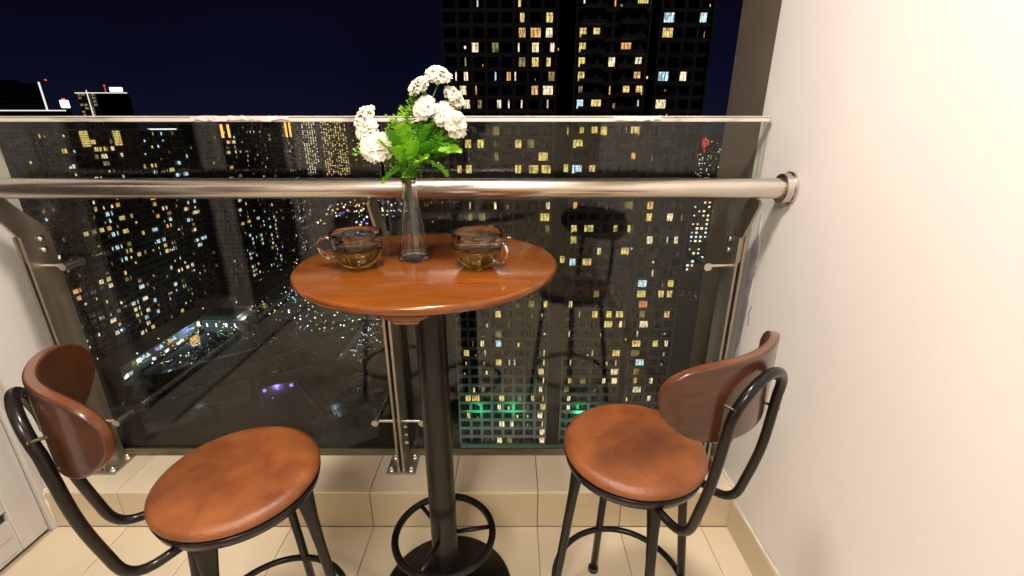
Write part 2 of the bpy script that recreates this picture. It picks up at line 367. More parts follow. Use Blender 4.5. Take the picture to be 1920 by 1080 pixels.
# ---- apartment tower right of centre
FH, FP, YF = 3.33, 2.331, 129.0
lit = [s.split(',') for s in """-31,-5,Wn -31,-1,Dn -31,12,Wn -30,12,Wn -29,-4,Wn -29,0,Wh -29,12,Ws -28,-17,Yh -28,11,Wn -27,-5,Wh -27,12,Yn -27,22,Wh -26,-17,Yn -26,-14,Ow -26,-4,Yn -26,3,Dh -26,8,Oh -26,12,Ys -26,22,Wh -26,53,Wh -25,-11,Dh -25,11,Wh -25,21,Dn -25,48,Ww -24,12,Ws -24,22,Yh -24,27,Dn -24,35,Wh -24,39,Wn -24,47,Yh -24,53,Wh -23,11,Yn -23,39,Ww -23,47,Dn -22,-5,Yn -22,-1,Ws -22,1,Ws -22,12,Ws -22,22,Ws -22,39,Ws -22,48,Cw -21,-17,Yn -21,-10,Ws -21,12,Ws -21,30,Ys -21,39,Yw -21,46,Dw -20,-11,Wh -20,-5,Cn -20,43,Yd -20,46,Yw -20,53,Yn -20,57,Wh -19,-5,Dn -19,12,Cd -19,21,Ws -19,46,Ws -19,56,Wd -18,35,Yw -18,40,Wn -18,48,Ww -17,-5,Yn -17,30,Yn -17,35,Yn -17,39,Yw -17,47,Dn -17,56,On -16,7,Dn -16,12,Yh -16,21,Yh -16,47,Rw -15,30,Dn -15,46,Yw -15,53,Yn -15,56,Yn -14,46,Cw -14,56,Yn -12,18,Yn -12,21,Cn -12,26,Yw -12,49,Wd -11,30,Wh -11,39,Yw -11,42,Wd -10,-1,Wh -10,21,Yn -10,47,Wn -10,53,Cs -10,56,Wh -9,-7,Dn -9,12,Dh -9,21,Yn -9,26,Yw -9,35,Yh -9,40,Yn -8,-14,Dh -8,-10,Dn -8,11,Yw -8,46,Yn -8,53,Wn -7,12,Wh -7,21,Oh -7,39,Dw -7,46,On -4,-17,Yh -4,-14,Yn -4,2,Yn -4,7,Yw -4,11,Yw -4,18,Yn -4,21,Cw -4,26,Yn -3,-5,Dh -3,10,Yw -3,39,Oh -2,-14,Yn -2,-10,Yn -2,2,Yn -2,6,Dn -2,21,Yw -1,-5,Dn -1,18,Ys -1,22,Yh -1,26,Yn -1,29,Yn -1,39,Yw 1,-17,On 1,-14,Wn 1,-10,Dh 1,-4,Wh 1,-1,Ws 1,3,Ws 1,11,Ws 1,21,Cn 1,26,Yw 1,39,Ws 1,46,Ww 2,-15,Wn 2,-11,Os 2,7,On 2,11,Ww 2,21,Dh 2,30,Os 2,35,Yn 2,39,Yn 2,47,Dd 3,-17,Ws 3,-14,Wh 3,-5,Cs 3,-1,Oh 3,1,Ws 3,12,Dn 3,21,Yn 3,38,On 3,42,Wd 3,46,Cw 3,52,Wn 4,-14,Ds 4,3,Dn 4,7,Yn 4,11,Yh 4,21,Yn 4,30,Wn 4,38,Wn 5,-14,Wd 5,-11,Wn 5,-5,Dn 5,2,Ws 5,7,Wn 5,12,Wh 5,14,Yd 5,21,Yn 5,34,Ow 6,3,On 6,7,Ow 6,11,Wn 6,21,Yn 6,25,Yn 6,46,Yw 7,3,Yh 7,11,Yn 7,46,Cw 7,56,Cn 8,-10,Cs 8,21,Cs 8,30,Os 8,38,Yw""".split()]
tw = thing('apartment_tower', (16.5, YF+14, GZ), 0, 'tall dark apartment tower straight ahead with scattered yellow windows, rising out of the picture', 'tower')
TO = Vector(tw.location)
def TP(o): o.location = Vector(o.location) - TO; return o
X0, X1, ZT = -17.2, 50.2, 56 + EYE
chan = [(11.6, 15.8), (34.6, 36.8)]           # deep shadow gaps between the bays
secs = [(X0, 11.6), (15.8, 34.6), (36.8, X1)]
bm = bmesh.new()
for a, b in secs: box(bm, a, b, YF+.28, YF+27, GZ, ZT)
for a, b in chan: box(bm, a, b, YF+3.2, YF+26, GZ, ZT-2)
TP(obj('wall', bm, M_recess, tw))
def zf(f): return EYE + FP + FH*f
rows = range(-32, 17)
L = {}
for f_, cx, k in lit:
    L.setdefault(int(f_), []).append((int(cx)*.85, k[0], k[1]))
wmesh = {}
darks = []; cand = []
grid = []
x = X0 + 1.7
while x < X1 - 1: grid.append(x); x += 3.55
bmG = bmesh.new(); bmB = bmesh.new(); bmD = bmesh.new(); bmA = bmesh.new()
rng = random.Random(3)
for f_ in rows:
    z = zf(f_)
    occ = [(a, KW[kk][0]/2+.2) for a, c_, kk in L.get(f_, [])]
    for a, c_, kk in L.get(f_, []):
        key = (c_, kk)
        if key not in wmesh: ww, hh_, nm = KW[kk]; wmesh[key] = win_mesh(ww, hh_, LIT[c_], nm)
        inch = any(p < a < q for p, q in chan)
        o = TP(link('window', wmesh[key], tw)); o.location = Vector((a, YF + (.0 if not inch else 3.0) + .04, z)) - TO
    for gx in grid:
        if any(p-.9 < gx < q+.9 for p, q in chan): continue
        hw = rng.choice([.8, 1.15, 1.15, 1.3])
        if any(abs(gx-a) < hw+w_ for a, w_ in occ): continue
        cand.append((gx, z, hw))
    # spandrel bands between floors
    for si, (a, b) in enumerate(secs):
        box(bmB, a+.01, b-.01, YF + (.0 if si != 1 else -.25), YF+.275, z+FH/2-.52, z+FH/2+.46)
        if si == 1:                                              # balcony slabs in the middle bay
            for bx_ in (17.2, 27.2): box(bmA, bx_, bx_+6.2, YF-1.3, YF-.27, z-FH/2+.02, z-FH/2+.22); box(bmA, bx_, bx_+6.2, YF-1.3, YF-1.18, z-FH/2+.23, z-FH/2+1.1)
    # piers between windows, interrupted where a window sits
    for gx in grid:
        px_ = gx + 1.78
        if any(abs(px_-a) < w_+.4 for a, w_ in occ) or any(p-.3 < px_ < q+.3 for p, q in chan) or px_ > X1-.6: continue
        box(bmG, px_-.40, px_+.40, YF+.02, YF+.27, z-FH/2+.47, z+FH/2-.53)
TP(obj('spandrel_bands', bmB, M_tower, tw)); 
o = TP(obj('piers', bmG, M_tower, tw)); o['kind'] = 'stuff'
o = TP(obj('balcony_slabs', bmA, M_conc_l, tw)); o['kind'] = 'stuff'
bm = bmesh.new()
for x in (X0-.5, 11.6-.6, 15.8+.02, 34.6-.5, 36.8+.02, X1-.3): box(bm, x, x+.5, YF-.45, YF+.6, GZ, ZT)
TP(obj('corner_fins', bm, M_conc_l, tw))
# faint lamps, half-open curtains and slivers of light too small to pick apart
rx = random.Random(31); sl_ = {}
for gx, z, hw in cand:
    if rx.random() < .20:
        c_ = rx.choice('DDDYWYO'); q = sl_.setdefault(c_, bmesh.new()); ww = rx.choice([.12, .2, .35, .6]); hh_ = rx.choice([.5, 1.2, 1.9]); xx = gx+rx.uniform(-hw+.1, hw-ww-.1)
        box(q, xx, xx+ww, YF+.055, YF+.10, z-1.0, z-1.0+hh_)
for c_, q in sl_.items(): o = TP(obj('light_slivers', q, LIT[c_], tw)); o['kind'] = 'stuff'
cand.sort(key=lambda c_: abs(c_[1]-EYE-10)); near = cand[:115]; far = cand[115:]
dm = {hw: win_mesh(hw*2, 2.1, M_dark, 2 if hw < 1.2 else 3) for hw in (.8, 1.15, 1.3)}
for gx, z, hw in near:
    o = TP(link('window', dm[hw], tw)); o.location = Vector((gx, YF+.06, z)) - TO
bm = bmesh.new()
for gx, z, hw in far:
    box(bm, gx-hw, gx+hw, YF+.17, YF+.22, z-1.05, z+1.05, mi=1)
    for a, b in ((gx-hw-.07, gx-hw), (gx+hw, gx+hw+.07), (gx-.04, gx+.04)): box(bm, a, b, YF+.08, YF+.165, z-1.05, z+1.05)
    box(bm, gx-hw-.07, gx+hw+.07, YF+.08, YF+.16, z+1.051, z+1.12)
o = TP(obj('dark_windows', bm, [M_wframe, M_dark], tw)); o['kind'] = 'stuff'
# green lit garden floor and floodlit base
bm = bmesh.new()
for a, b in ((-15, -7), (-4.5, 4.5), (17, 27)): box(bm, a, b, YF-.62, YF-.5, zf(-27)-1.15, zf(-27)-1.0)
TP(obj('green_light_strip', bm, DOT['G'], tw))
def plight(name, loc, power, col, r=.4):
    l = bpy.data.lights.new(name, 'POINT'); l.energy = power; l.color = col; l.shadow_soft_size = r
    o = bpy.data.objects.new(name, l); C.objects.link(o); o.location = loc; return o
for gx in (-11, 0, 22): plight('green_strip_light', (gx, YF-2.2, zf(-27)-.6), 420, (.05, 1, .45))
# podium at its foot
pd = thing('podium_building', (8, 118, GZ), 0, 'low flat-roofed podium at the foot of the tall tower', 'building')
bm = bmesh.new(); box(bm, -24, 30, -4, 7, 0, 5, bev=.2); obj('wall', bm, M_conc, pd)
bm = bmesh.new(); box(bm, -24.5, 30.5, -4.5, 7.2, 5.01, 5.5); obj('roof', bm, M_conc_l, pd)

# ---- slab towers on the left, long faces running away from us
def slab_tower(label, x1, x0, y0, y1, ztop, litlist, seed, dens, ft=3.1, fs=None):
    t = thing('apartment_block', ((x0+x1)/2, (y0+y1)/2, GZ), 0, label, 'building', 'slab blocks left of the road')
    To = Vector(t.location)
    def Q(o): o.location = Vector(o.location) - To; return o
    zt = ztop + EYE
    bm = bmesh.new(); box(bm, x0, x1-.35, y0+.3, y1, GZ, zt-.8); Q(obj('wall', bm, M_recess, t))
    bmb = bmesh.new(); bmp = bmesh.new(); bmw = bmesh.new(); rng = random.Random(seed)
    n = int((zt-GZ)/ft)
    for k in range(n+1):
        z = EYE + ft*round((zt-EYE)/ft) - ft*k - ft/2
        if z < GZ: break
        box(bmb, x1-.34, x1+(.7 if k % 7 == 3 else .05), y0, y1, z-.35, z+.25)
        box(bmb, x0, x1-.35, y0-.0, y0+.29, z-.35, z+.25)
    y = y0+.4; gy = []
    while y < y1: gy.append(y); box(bmp, x1-.34, x1+.22, y, y+(1.0 if len(gy) % 4 == 1 else .25), GZ, zt); y += 4.2
    x = x1-4
    while x > x0: box(bmp, x, x+.8, y0-.12, y0+.28, GZ, zt); x -= 4.2
    Q(obj('floor_bands', bmb, M_bandd, t)); Q(obj('piers', bmp, M_pierd, t))
    bm = bmesh.new(); box(bm, x0-.3, x1+.3, y0-.3, y1+.3, zt-.75, zt); box(bm, (x0+x1)/2-3, (x0+x1)/2+3, y0+8, y0+16, zt+.01, zt+3.5); Q(obj('roof', bm, M_conc, t))
    used = set(); cnt = 0
    wm = {}
    for f_, yi, k in litlist:
        z, yy = EYE + ft*f_, yi*2.0
        if not (y0+1 < yy < y1-.5) or z > zt-2: continue
        used.add((f_, round(yy/4)))
        ww = {'n': 2.1, 'w': 3.6, 'h': 1.3}[k[1]]
        key = k
        if key not in wm: wm[key] = win_mesh(ww, 1.8, LIT[k[0]], 3 if k[1] == 'w' else 2, axis='X')
        o = Q(link('window', wm[key], t)); o.location = Vector((x1+.10, yy, z)) - To
    # remaining dim windows, too small to pick apart
    cols = 'WYCOD'
    bms = {c_: bmesh.new() for c_ in cols}; bmd = bmesh.new()
    for k in range(n):
        z = EYE + ft*(round((zt-EYE)/ft)-1-k)
        if z < GZ+2: break
        for gi, y in enumerate(gy[:-1]):
            if (round((z-EYE)/ft), round((y+2)/4)) in used: continue
            for q in (0, 1):
                yy = y+.7+q*1.75
                if rng.random() < dens:
                    c_ = rng.choice('DDDWYCCO'); hz = rng.uniform(.4, .9); wy = rng.uniform(.35, 1.3)
                    box(bms[c_], x1-.33, x1-.26, yy, yy+wy, z-.9, z-.9+hz*1.8)
                else: box(bmd, x1-.345, x1-.29, yy, yy+1.4, z-.9, z+.9)
    x = x0+1.5
    while x < x1-2:
        for k in range(n):
            z = EYE + ft*(round((zt-EYE)/ft)-1-k)
            if z < GZ+2: break
            if rng.random() < dens*.55: c_ = rng.choice('DWYCO'); box(bms[c_], x, x+rng.uniform(.6, 2), y0+.24, y0+.29, z-.8, z+.7)
            else: box(bmd, x, x+2.2, y0+.25, y0+.29, z-.9, z+.9)
        x += 4.2
    for c_ in cols:
        if len(bms[c_].verts): o = Q(obj('lit_windows', bms[c_], LIT[c_], t)); o['kind'] = 'stuff'
    o = Q(obj('dark_windows', bmd, M_dark, t)); o['kind'] = 'stuff'
    return t, Q
LA = [(int(a), int(b), c_) for a, b, c_ in [s.split(',') for s in """-34,104,Yw -34,105,Wn -34,120,Cw -33,102,Yn -32,119,Dn -32,120,Cn -31,103,Ww -31,106,Yn -31,117,On -30,105,Wn -29,96,Wn -29,103,Dn -29,105,Cn -29,109,Cn -28,103,Yw -28,106,Wn -27,96,Ww -27,103,Ww -27,109,Cn -27,120,Wn -26,88,Wn -26,98,Dn -26,103,Cw -26,106,Ww -26,117,Cn -26,120,Dn -24,106,Cw -24,108,Dh -24,120,Ww -24,123,Wn -24,125,Wn -23,106,Dn -23,117,Ch -22,90,On -22,98,Wn -22,103,Dw -21,87,Oh -21,90,Ow -21,96,Wn -21,98,Yn -21,103,Yn -21,130,Ww -20,117,Wn -20,120,Cn -20,129,Cw -20,132,Cw -20,133,Cn -19,103,Ch -19,104,Ch -19,108,Yn -19,110,Dh -19,117,Yn -19,120,On -18,105,Yh -18,106,Yh -18,115,Cn -18,117,Cn -18,129,Ww -17,103,Cw -17,106,Dn -17,129,Dn -16,111,Yh -16,115,Cw -16,120,Ow -16,128,Cw -15,103,Cw -15,106,Yw -15,121,Cn -15,131,Ww -15,132,Ww -14,96,Yn -14,98,Dn -14,100,Yn -14,102,On -14,117,On -14,121,Dw -14,128,Ww -13,103,Cn -13,106,Yw -13,109,Oh -13,120,Ww -13,129,Cn -13,132,Cn -12,103,Cw -12,117,On -11,100,Yh -11,106,On -11,117,Yw -8,128,Cw -8,131,Cw -7,103,Ww -7,120,Cn -7,126,Yw -6,117,Yh -6,120,Yw -6,129,Cw -5,106,Dw -5,133,Ch -4,104,Dn -4,106,Ww -4,111,Wh -3,97,Yn -3,105,Yw -3,107,Yn -3,109,Wn -2,104,Yw -2,109,Dh""".split()]]
LB = [(int(a), int(b), c_) for a, b, c_ in [s.split(',') for s in """-9,147,Cn -15,150,On -5,153,Ww -35,153,Ow -39,153,Wn -20,153,Yw -17,153,Cw -8,153,Ow -31,154,On -27,154,Cn -28,154,Cn -15,154,Cw -30,154,Cn -3,154,Ww -40,154,Wn -32,154,Cn -37,154,Wn -23,156,Cn -37,157,Cn -5,157,Wn -34,157,Ow -10,157,Dw -24,157,Cn -16,157,Yn -3,157,Ww -4,157,Vn -25,157,Cn -20,157,Yw -20,163,Cw -25,163,Cn -26,163,Cn -24,163,Cn -28,169,Yn -36,170,Cn -25,170,Wn -23,170,Cn -27,170,Wn -41,173,Cn -42,174,On -26,174,Yn -32,174,Cn -40,174,Cn -37,174,Cn -24,174,Cn -21,174,Wn -18,174,Wn -23,174,Yn -31,174,Cn -22,175,Yn -28,189,Wn -24,195,Cw -21,195,On -31,195,On -20,197,On -27,197,Wn -24,205,Cn""".split()]]
tA, QA = slab_tower('nearest slab block on the left, window rows rising to the right behind the glass', -183, -212, 172, 268, -1.0, LA, 5, .10)
bm = bmesh.new(); box(bm, -184, -182.3, 243, 262, EYE-1.2, EYE-.9)
QA(obj('roof_light_bar', bm, DOT['L'], tA))
for yy in (203, 220):                                    # bright striped stair crowns
    bm = bmesh.new()
    for k in range(7): box(bm, -182.9, -182.5, yy, yy+3.6, EYE-8+k*.95, EYE-8+k*.95+.62)
    QA(obj('stair_crown', bm, LIT['Y'], tA))
    bm = bmesh.new(); box(bm, -183.3, -182.95, yy-.3, yy+3.9, EYE-8.3, EYE-.7); QA(obj('stair_panel', bm, M_conc_l, tA))
tB, QB = slab_tower('second slab block on the left, beyond the nearest one, with orange crown strips', -183, -214, 300, 355, 2, LB, 9, .16)
for yy in (302, 309):
    bm = bmesh.new(); box(bm, -182.9, -182.3, yy, yy+1.9, EYE-6.5, EYE+1.5); QB(obj('crown_strip', bm, DOT['O'], tB))
tC, QC = slab_tower('farthest slab block of the left row, just before the dotted towers', -183, -214, 376, 418, 4, LB, 13, .24)
for yy in (388, 395):
    bm = bmesh.new(); box(bm, -182.9, -182.2, yy, yy+1.9, EYE-8, EYE+3.5); QC(obj('crown_strip', bm, DOT['O'], tC))

# ---- far pair of towers full of small lights
def dotted(label, x0, x1, y, zt, n, cols, seed, m, cell=(5.2, 3.4), px_=1.9):
    t = thing('distant_tower', ((x0+x1)/2, y+12, GZ), 0, label, 'tower')
    To = Vector(t.location); bm = bmesh.new(); box(bm, x0, x1, y, y+26, GZ, zt+EYE); box(bm, x0+4, x0+10, y+4, y+14, zt+EYE+.01, zt+EYE+4)
    o = obj('wall', bm, m, t); o.location = -To
    bm = bmesh.new(); z = GZ
    while z < zt+EYE: box(bm, x0-.2, x1+.2, y-.35, y-.02, z, z+.7); z += cell[1]*2
    o = obj('floor_bands', bm, M_conc, t); o.location = -To
    rng = random.Random(seed); bms = {}
    nx = int((x1-x0)/cell[0]); nz = int((zt+EYE-GZ)/cell[1])
    for i in range(n):
        cx, cz = rng.randrange(nx), rng.randrange(nz); c_ = rng.choice(cols)
        b = bms.setdefault(c_, bmesh.new()); xx = x0+(cx+.5)*cell[0]; zz = GZ+(cz+.5)*cell[1]; s = px_*rng.uniform(.5, 1.15)/2
        box(b, xx-s, xx+s, y-.25, y-.05, zz-s*.9, zz+s*.9)
    for c_, b in bms.items(): o = obj('lit_windows', b, DOT[c_], t); o.location = -To; o['kind'] = 'stuff'
    return t
dotted('dark distant tower speckled with tiny lights, left one of the dotted pair', -462, -428, 1056, 12, 230, 'WWCYW', 1, M_recess)
dotted('olive lit distant tower speckled with tiny lights, right one of the dotted pair', -426, -366, 1070, 12, 330, 'WYWYO', 2, mat('far_olive', (.30, .26, .10), .9))
dotted('grey tower far right of the big tower with a column of small cool lights', 133, 153, 335, -50, 70, 'CWDYC'.replace('D', 'W'), 3, M_conc, (3.4, 3.2), 1.5)
dotted('slimmer tower behind the grey one, cool lights in a vertical line', 168, 186, 450, -46, 60, 'CCC', 4, M_recess, (6, 3.2), 1.7)
tr = dotted('distant block carrying a red neon ring on its roof', 340, 384, 900, -46, 60, 'WCO', 6, M_recess)
To = Vector(tr.location)
bm = bmesh.new(); tube(bm, [(364 + 5.5*math.cos(a), 898, EYE-28+6*math.sin(a)) for a in [k*math.pi/12 for k in range(24)]], .55, 8, closed=True); cyl(bm, (364, 898, EYE-47), (363, 898, EYE-16), .4, 8); box(bm, 360, 368, 897.6, 898.4, EYE-29, EYE-28)
o = obj('neon_ring', bm, DOT['R'], tr); o.location = -To
# ---- outlined black towers breaking the skyline on the left
def wedge(bm, x0, x1, y0, y1, z0, z1):
    k = y1/y0; A = [bm.verts.new(p) for p in ((x0, y0, z0), (x1, y0, z0), (x1*k, y1, z0), (x0*k, y1, z0))]; D = [bm.verts.new((v.co.x, v.co.y, z1)) for v in A]
    bm.faces.new(A[::-1]); bm.faces.new(D)
    for i in range(4): bm.faces.new((A[i], A[(i+1) % 4], D[(i+1) % 4], D[i]))
M_blackb = mat('black_facade', (.006, .006, .007), .25)
t = thing('office_tower', (-430, 420, GZ), 0, 'black office block at the far left edge, edged with white light lines', 'tower')
To = Vector(t.location); bm = bmesh.new(); wedge(bm, -520, -380, 400, 440, GZ, EYE+33); wedge(bm, -500, -398, 403, 436, EYE+33.01, EYE+35.5); o = obj('wall', bm, M_blackb, t); o.location = -To
bm = bmesh.new(); wedge(bm, -530, -362, 396, 440, GZ, EYE+12); o = obj('podium', bm, M_blackb, t); o.location = -To
bm = bmesh.new(); z = EYE+16
while z < EYE+33: box(bm, -520, -380.2, 399.5, 399.98, z, z+.5); z += 3.6
o = obj('floor_bands', bm, M_recess, t); o.location = -To
bm = bmesh.new(); box(bm, -380.5, -380, 399, 400.2, EYE+13, EYE+34); o = obj('edge_light', bm, DOT_E, t); o.location = -To
bm = bmesh.new(); box(bm, -530, -361.6, 395, 395.9, EYE+12.1, EYE+12.9); o = obj('podium_light', bm, DOT_E, t); o.location = -To
bm = bmesh.new(); box(bm, -384.7, -384, 410, 411, EYE+36, EYE+37); o = obj('beacon', bm, DOT['R'], t); o.location = -To
t = thing('office_tower', (-416, 515, GZ), 0, 'black office tower with a bright rooftop sign and white outlined top', 'tower')
To = Vector(t.location); bm = bmesh.new(); wedge(bm, -441, -388, 500, 530, GZ, EYE+33); o = obj('wall', bm, M_blackb, t); o.location = -To
bm = bmesh.new()
for k in range(8): box(bm, -440, -421, 499.6, 499.98, EYE+6+k*3.3, EYE+6.8+k*3.3)
for x in (-441, -437, -431, -427, -422): box(bm, x, x+.8, 499.3, 499.59, EYE-10, EYE+32)
o = obj('window_grid', bm, M_conc_l, t); o.location = -To
rq = random.Random(6); bm = bmesh.new()
for k in range(8):
    for x in (-440, -436, -430, -426): 
        if rq.random() < .6: box(bm, x, x+3, 499.62, 499.9, EYE+7+k*3.3, EYE+9+k*3.3)
o = obj('lit_windows', bm, LIT['D'], t); o.location = -To; o['kind'] = 'stuff'
bm = bmesh.new(); box(bm, -442, -389, 499, 499.25, EYE+32, EYE+32.8); o = obj('edge_light', bm, DOT_E, t); o.location = -To
bm = bmesh.new(); box(bm, -429.6, -428.9, 498.5, 498.98, EYE+6, EYE+35); o = obj('edge_light', bm, DOT_E, t); o.location = -To
bm = bmesh.new(); box(bm, -410, -397, 504, 505, EYE+34, EYE+38, bev=.4); o = obj('roof_sign', bm, DOT['L'], t); o.location = -To
bm = bmesh.new(); box(bm, -420, -419, 510, 511, EYE+40, EYE+40.8); cyl(bm, (-419.5, 510.5, EYE+33), (-419.5, 510.5, EYE+40), .25, 6); o = obj('beacon', bm, DOT['R'], t); o.location = -To
t = thing('distant_kiosk_tower', (-470, 600, GZ), 0, 'small distant tower with a glowing pale top and red tip between the black towers', 'tower')
To = Vector(t.location); bm = bmesh.new(); box(bm, -553, -547, 600, 606, GZ, EYE+22); o = obj('wall', bm, M_blackb, t); o.location = -To
bm = bmesh.new(); box(bm, -553, -547, 599.5, 606.5, EYE+22.1, EYE+31, bev=1); o = obj('glowing_top', bm, DOT['L'], t); o.location = -To
bm = bmesh.new(); box(bm, -551, -549, 602, 604, EYE+31.1, EYE+33); o = obj('beacon', bm, DOT['R'], t); o.location = -To

# ---- low rise carpet and city lights
rng = random.Random(21); bm = bmesh.new()
for i in range(1500):
    y = 440*math.exp(rng.random()*2.0); x = rng.uniform(-.62, .5)*y*1.05
    if -230 < x < -180 and y < 430: continue
    wx, wy, h = rng.uniform(8, 26), rng.uniform(8, 26), rng.choice([5, 7, 10, 14, 20, 28 if rng.random() < .3 else 9])
    box(bm, x-wx/2, x+wx/2, y-wy/2, y+wy/2, GZ, GZ+h)
tag(obj('low_rise_district', bm, M_conc), 'far low-rise blocks spreading to the horizon between the towers', 'buildings', kind='stuff')
bms = {}
def dotlight(x, y, z, s, c_):
    b = bms.setdefault(c_, bmesh.new()); v = [b.verts.new((x+dx*s, y+dy*s, z+dz*s)) for dx, dy, dz in ((1,0,0),(-1,0,0),(0,1,0),(0,-1,0),(0,0,1),(0,0,-1))]
    for f in ((0,2,4),(2,1,4),(1,3,4),(3,0,4),(2,0,5),(1,2,5),(3,1,5),(0,3,5)): b.faces.new([v[i] for i in f])
for i in range(1500):
    y = 300*math.exp(rng.random()**1.15*2.5); x = rng.uniform(-.60, .52)*y
    if y < 430 and (-230 < x < -178 or abs(x) < 50): continue
    dotlight(x, y, GZ+rng.uniform(4, 24 if y > 440 else 9), y*.00085*rng.choice([.5, .7, .9, 1.5]), rng.choice('WWWYOCCCOOLB'))
for i in range(220):                                         # bright market street behind the table, left
    dotlight(rng.uniform(-205, -130), rng.uniform(440, 640), GZ+rng.uniform(5, 24), rng.uniform(.4, 1.3), rng.choice('LCWOOBV'))
for i in range(170):
    dotlight(rng.uniform(-150, -95), rng.uniform(250, 330), GZ+rng.uniform(2, 8), rng.uniform(.2, .55), rng.choice('LCCGBBW'))
for i in range(120):
    dotlight(rng.uniform(-140, -84), rng.uniform(218, 268), GZ+rng.uniform(1.5, 7), rng.uniform(.15, .6), rng.choice('CCBBLGWO'))
for i in range(90):
    dotlight(rng.gauss(-76, 5), rng.uniform(184, 330), GZ+rng.uniform(.6, 3), rng.uniform(.12, .34), rng.choice('LLCWR'))
for i in range(60):
    dotlight(rng.uniform(330, 520), rng.uniform(850, 1400), GZ+rng.uniform(4, 30), rng.uniform(.7, 1.5), rng.choice('WCOL'))
for i in range(150):
    dotlight(rng.uniform(-178, -145), rng.uniform(180, 260), GZ+rng.uniform(2, 8), rng.uniform(.15, .5), rng.choice('LCCWYO'))
for i in range(110):
    dotlight(rng.uniform(-160, -20), rng.uniform(135, 215), GZ+rng.uniform(1, 4), rng.uniform(.07, .22), rng.choice('LCWWGYB'))
for c_, b in bms.items(): tag(obj('city_lights', b, DOT[c_]), {'W': 'scattered small warm white street lights over the dark city', 'Y': 'scattered small yellow street lights over the dark city', 'O': 'scattered small orange street lights over the dark city', 'C': 'scattered small pale cyan lights over the dark city', 'L': 'scattered bright white lamps over the dark city', 'B': 'scattered small blue lights in the market streets', 'R': 'scattered red tail lights on the road', 'G': 'scattered small green lights near the road', 'V': 'scattered violet lights in the market street'}[c_], 'lights', kind='stuff')

# ---- shops, canopies and sheds near the construction site
M_roofm = mat('metal_roof', rough=.5, nodes=NC((.05, .05, .055), (.10, .10, .11), scale=.3, stretch=(1, 8, 1)))
M_roofl = mat('pale_roof', rough=.5, nodes=NC((.30, .32, .27), (.45, .46, .40), scale=.5))
rngS = random.Random(17)
def shed(x, y, L_, w_, h, ang, label, m=M_roofm, group='long sheds on the dark site', glow=None):
    t = thing('shed', (x, y, GZ), R(ang), label, 'shed', group)
    obj('wall', B(-L_/2, L_/2, -w_/2, w_/2, 0, h), M_conc, t)
    bm = bmesh.new()
    A = [bm.verts.new(p) for p in ((-L_/2-.4, -w_/2-.4, h), (-L_/2-.4, 0, h+w_*.16), (-L_/2-.4, w_/2+.4, h), (-L_/2-.4, w_/2+.4, h-.2), (-L_/2-.4, -w_/2-.4, h-.2))]
    D = [bm.verts.new(v.co + Vector((L_+.8, 0, 0))) for v in A]
    bm.faces.new(A[::-1]); bm.faces.new(D)
    for k in range(5): bm.faces.new((A[k], A[(k+1) % 5], D[(k+1) % 5], D[k]))
    bmesh.ops.recalc_face_normals(bm, faces=bm.faces[:]); obj('roof', bm, m, t)
    bm = bmesh.new()
    for k in range(int(L_/5)): box(bm, -L_/2+2+k*5, -L_/2+2+rngS.uniform(.3, 1.3)+k*5, -w_/2-.06, -w_/2-.01, h*.45, h*.72)
    if glow: obj('windows', bm, DOT[glow], t)
    else: bm.free()
    bm = bmesh.new()
    for k in range(int(L_/1.6)): box(bm, -L_/2+.4+k*1.6, -L_/2+.5+k*1.6, -w_/2-.3, w_/2+.3, h+w_*.08, h+w_*.16+.12)
    tag(obj('roof_ribs', bm, m, t), kind='stuff')
    return t
shed(-128, 181, 46, 13, 6, 38, 'longest grey roofed shed beside the street of shops')
shed(-122, 152, 34, 11, 5, 38, 'grey shed at the lower left of the site')
shed(-95, 170, 24, 9, 5, 25, 'shed with violet lit wall in the middle of the site', glow='V')
shed(-78, 160, 40, 8, 4, -48, 'narrow shed slanting down to the right on the site')
shed(-72, 178, 18, 9, 4, -48, 'short shed near the traffic, seen above the left seat')
shed(-60, 150, 22, 12, 5, 30, 'shed at the lower right of the site beside the middle post')
shed(-150, 157, 14, 6, 4, -52, 'small shed with a pale lit side, far left of the site', glow='C')
shed(-112, 143, 12, 7, 4, -50, 'small shed nearest the left stool backrest', glow='W')
shed(-104, 188, 30, 7, 3.5, -48, 'low shed between the shops and the road')
shed(-60, 137, 20, 14, 6, 32, 'pale flat shed close to the bottom of the glass', m=M_roofl)
shed(-174, 249, 16, 12, 9, 0, 'pale slatted skylight roof beside the nearest slab block', m=M_roofl, group='pale roofs by the shops')
shed(-156, 232, 22, 14, 7, 0, 'building with a bright white window strip below the slatted skylight', m=M_roofl, group='pale roofs by the shops', glow='L')
shed(-84, 250, 44, 18, 8, 4, 'long dark market hall beside the traffic road', group='long sheds on the dark site')
sh = thing('shop_row', (-172, 218, GZ), 0, 'row of blue and white lit shops along the foot of the nearest slab block', 'shops')
obj('wall', B(-10, 2, -44, 40, 0, 7), M_conc, sh); obj('roof', B(-10.4, 3.6, -44.4, 40.4, 7.01, 7.5), M_conc_l, sh)
rng = random.Random(8)
for k in range(30):
    bm = bmesh.new(); y = -43+k*2.75; z0 = rng.choice([.5, 3.6, 3.9]); 
    for q in range(3): box(bm, 2.02, 2.3+rng.random()*.5, y+q*.75, y+q*.75+rng.uniform(.25, .62), z0+rng.uniform(0, .6), z0+rng.uniform(1.0, 2.2))
    obj('shop_front', bm, LIT[rng.choice('CCVCWOD')] if k % 3 else DOT[rng.choice('CBBLO')], sh)
for k in range(12):
    y = -40+k*6.4; bm = bmesh.new(); box(bm, 2.05, 4.2, y, y+4.6, 3.1, 3.3); obj('awning', bm, M_conc_l, sh)
sg = thing('advert_screen', (-158, 205, GZ), 0, 'glowing orange screen by the shop row', 'screen')
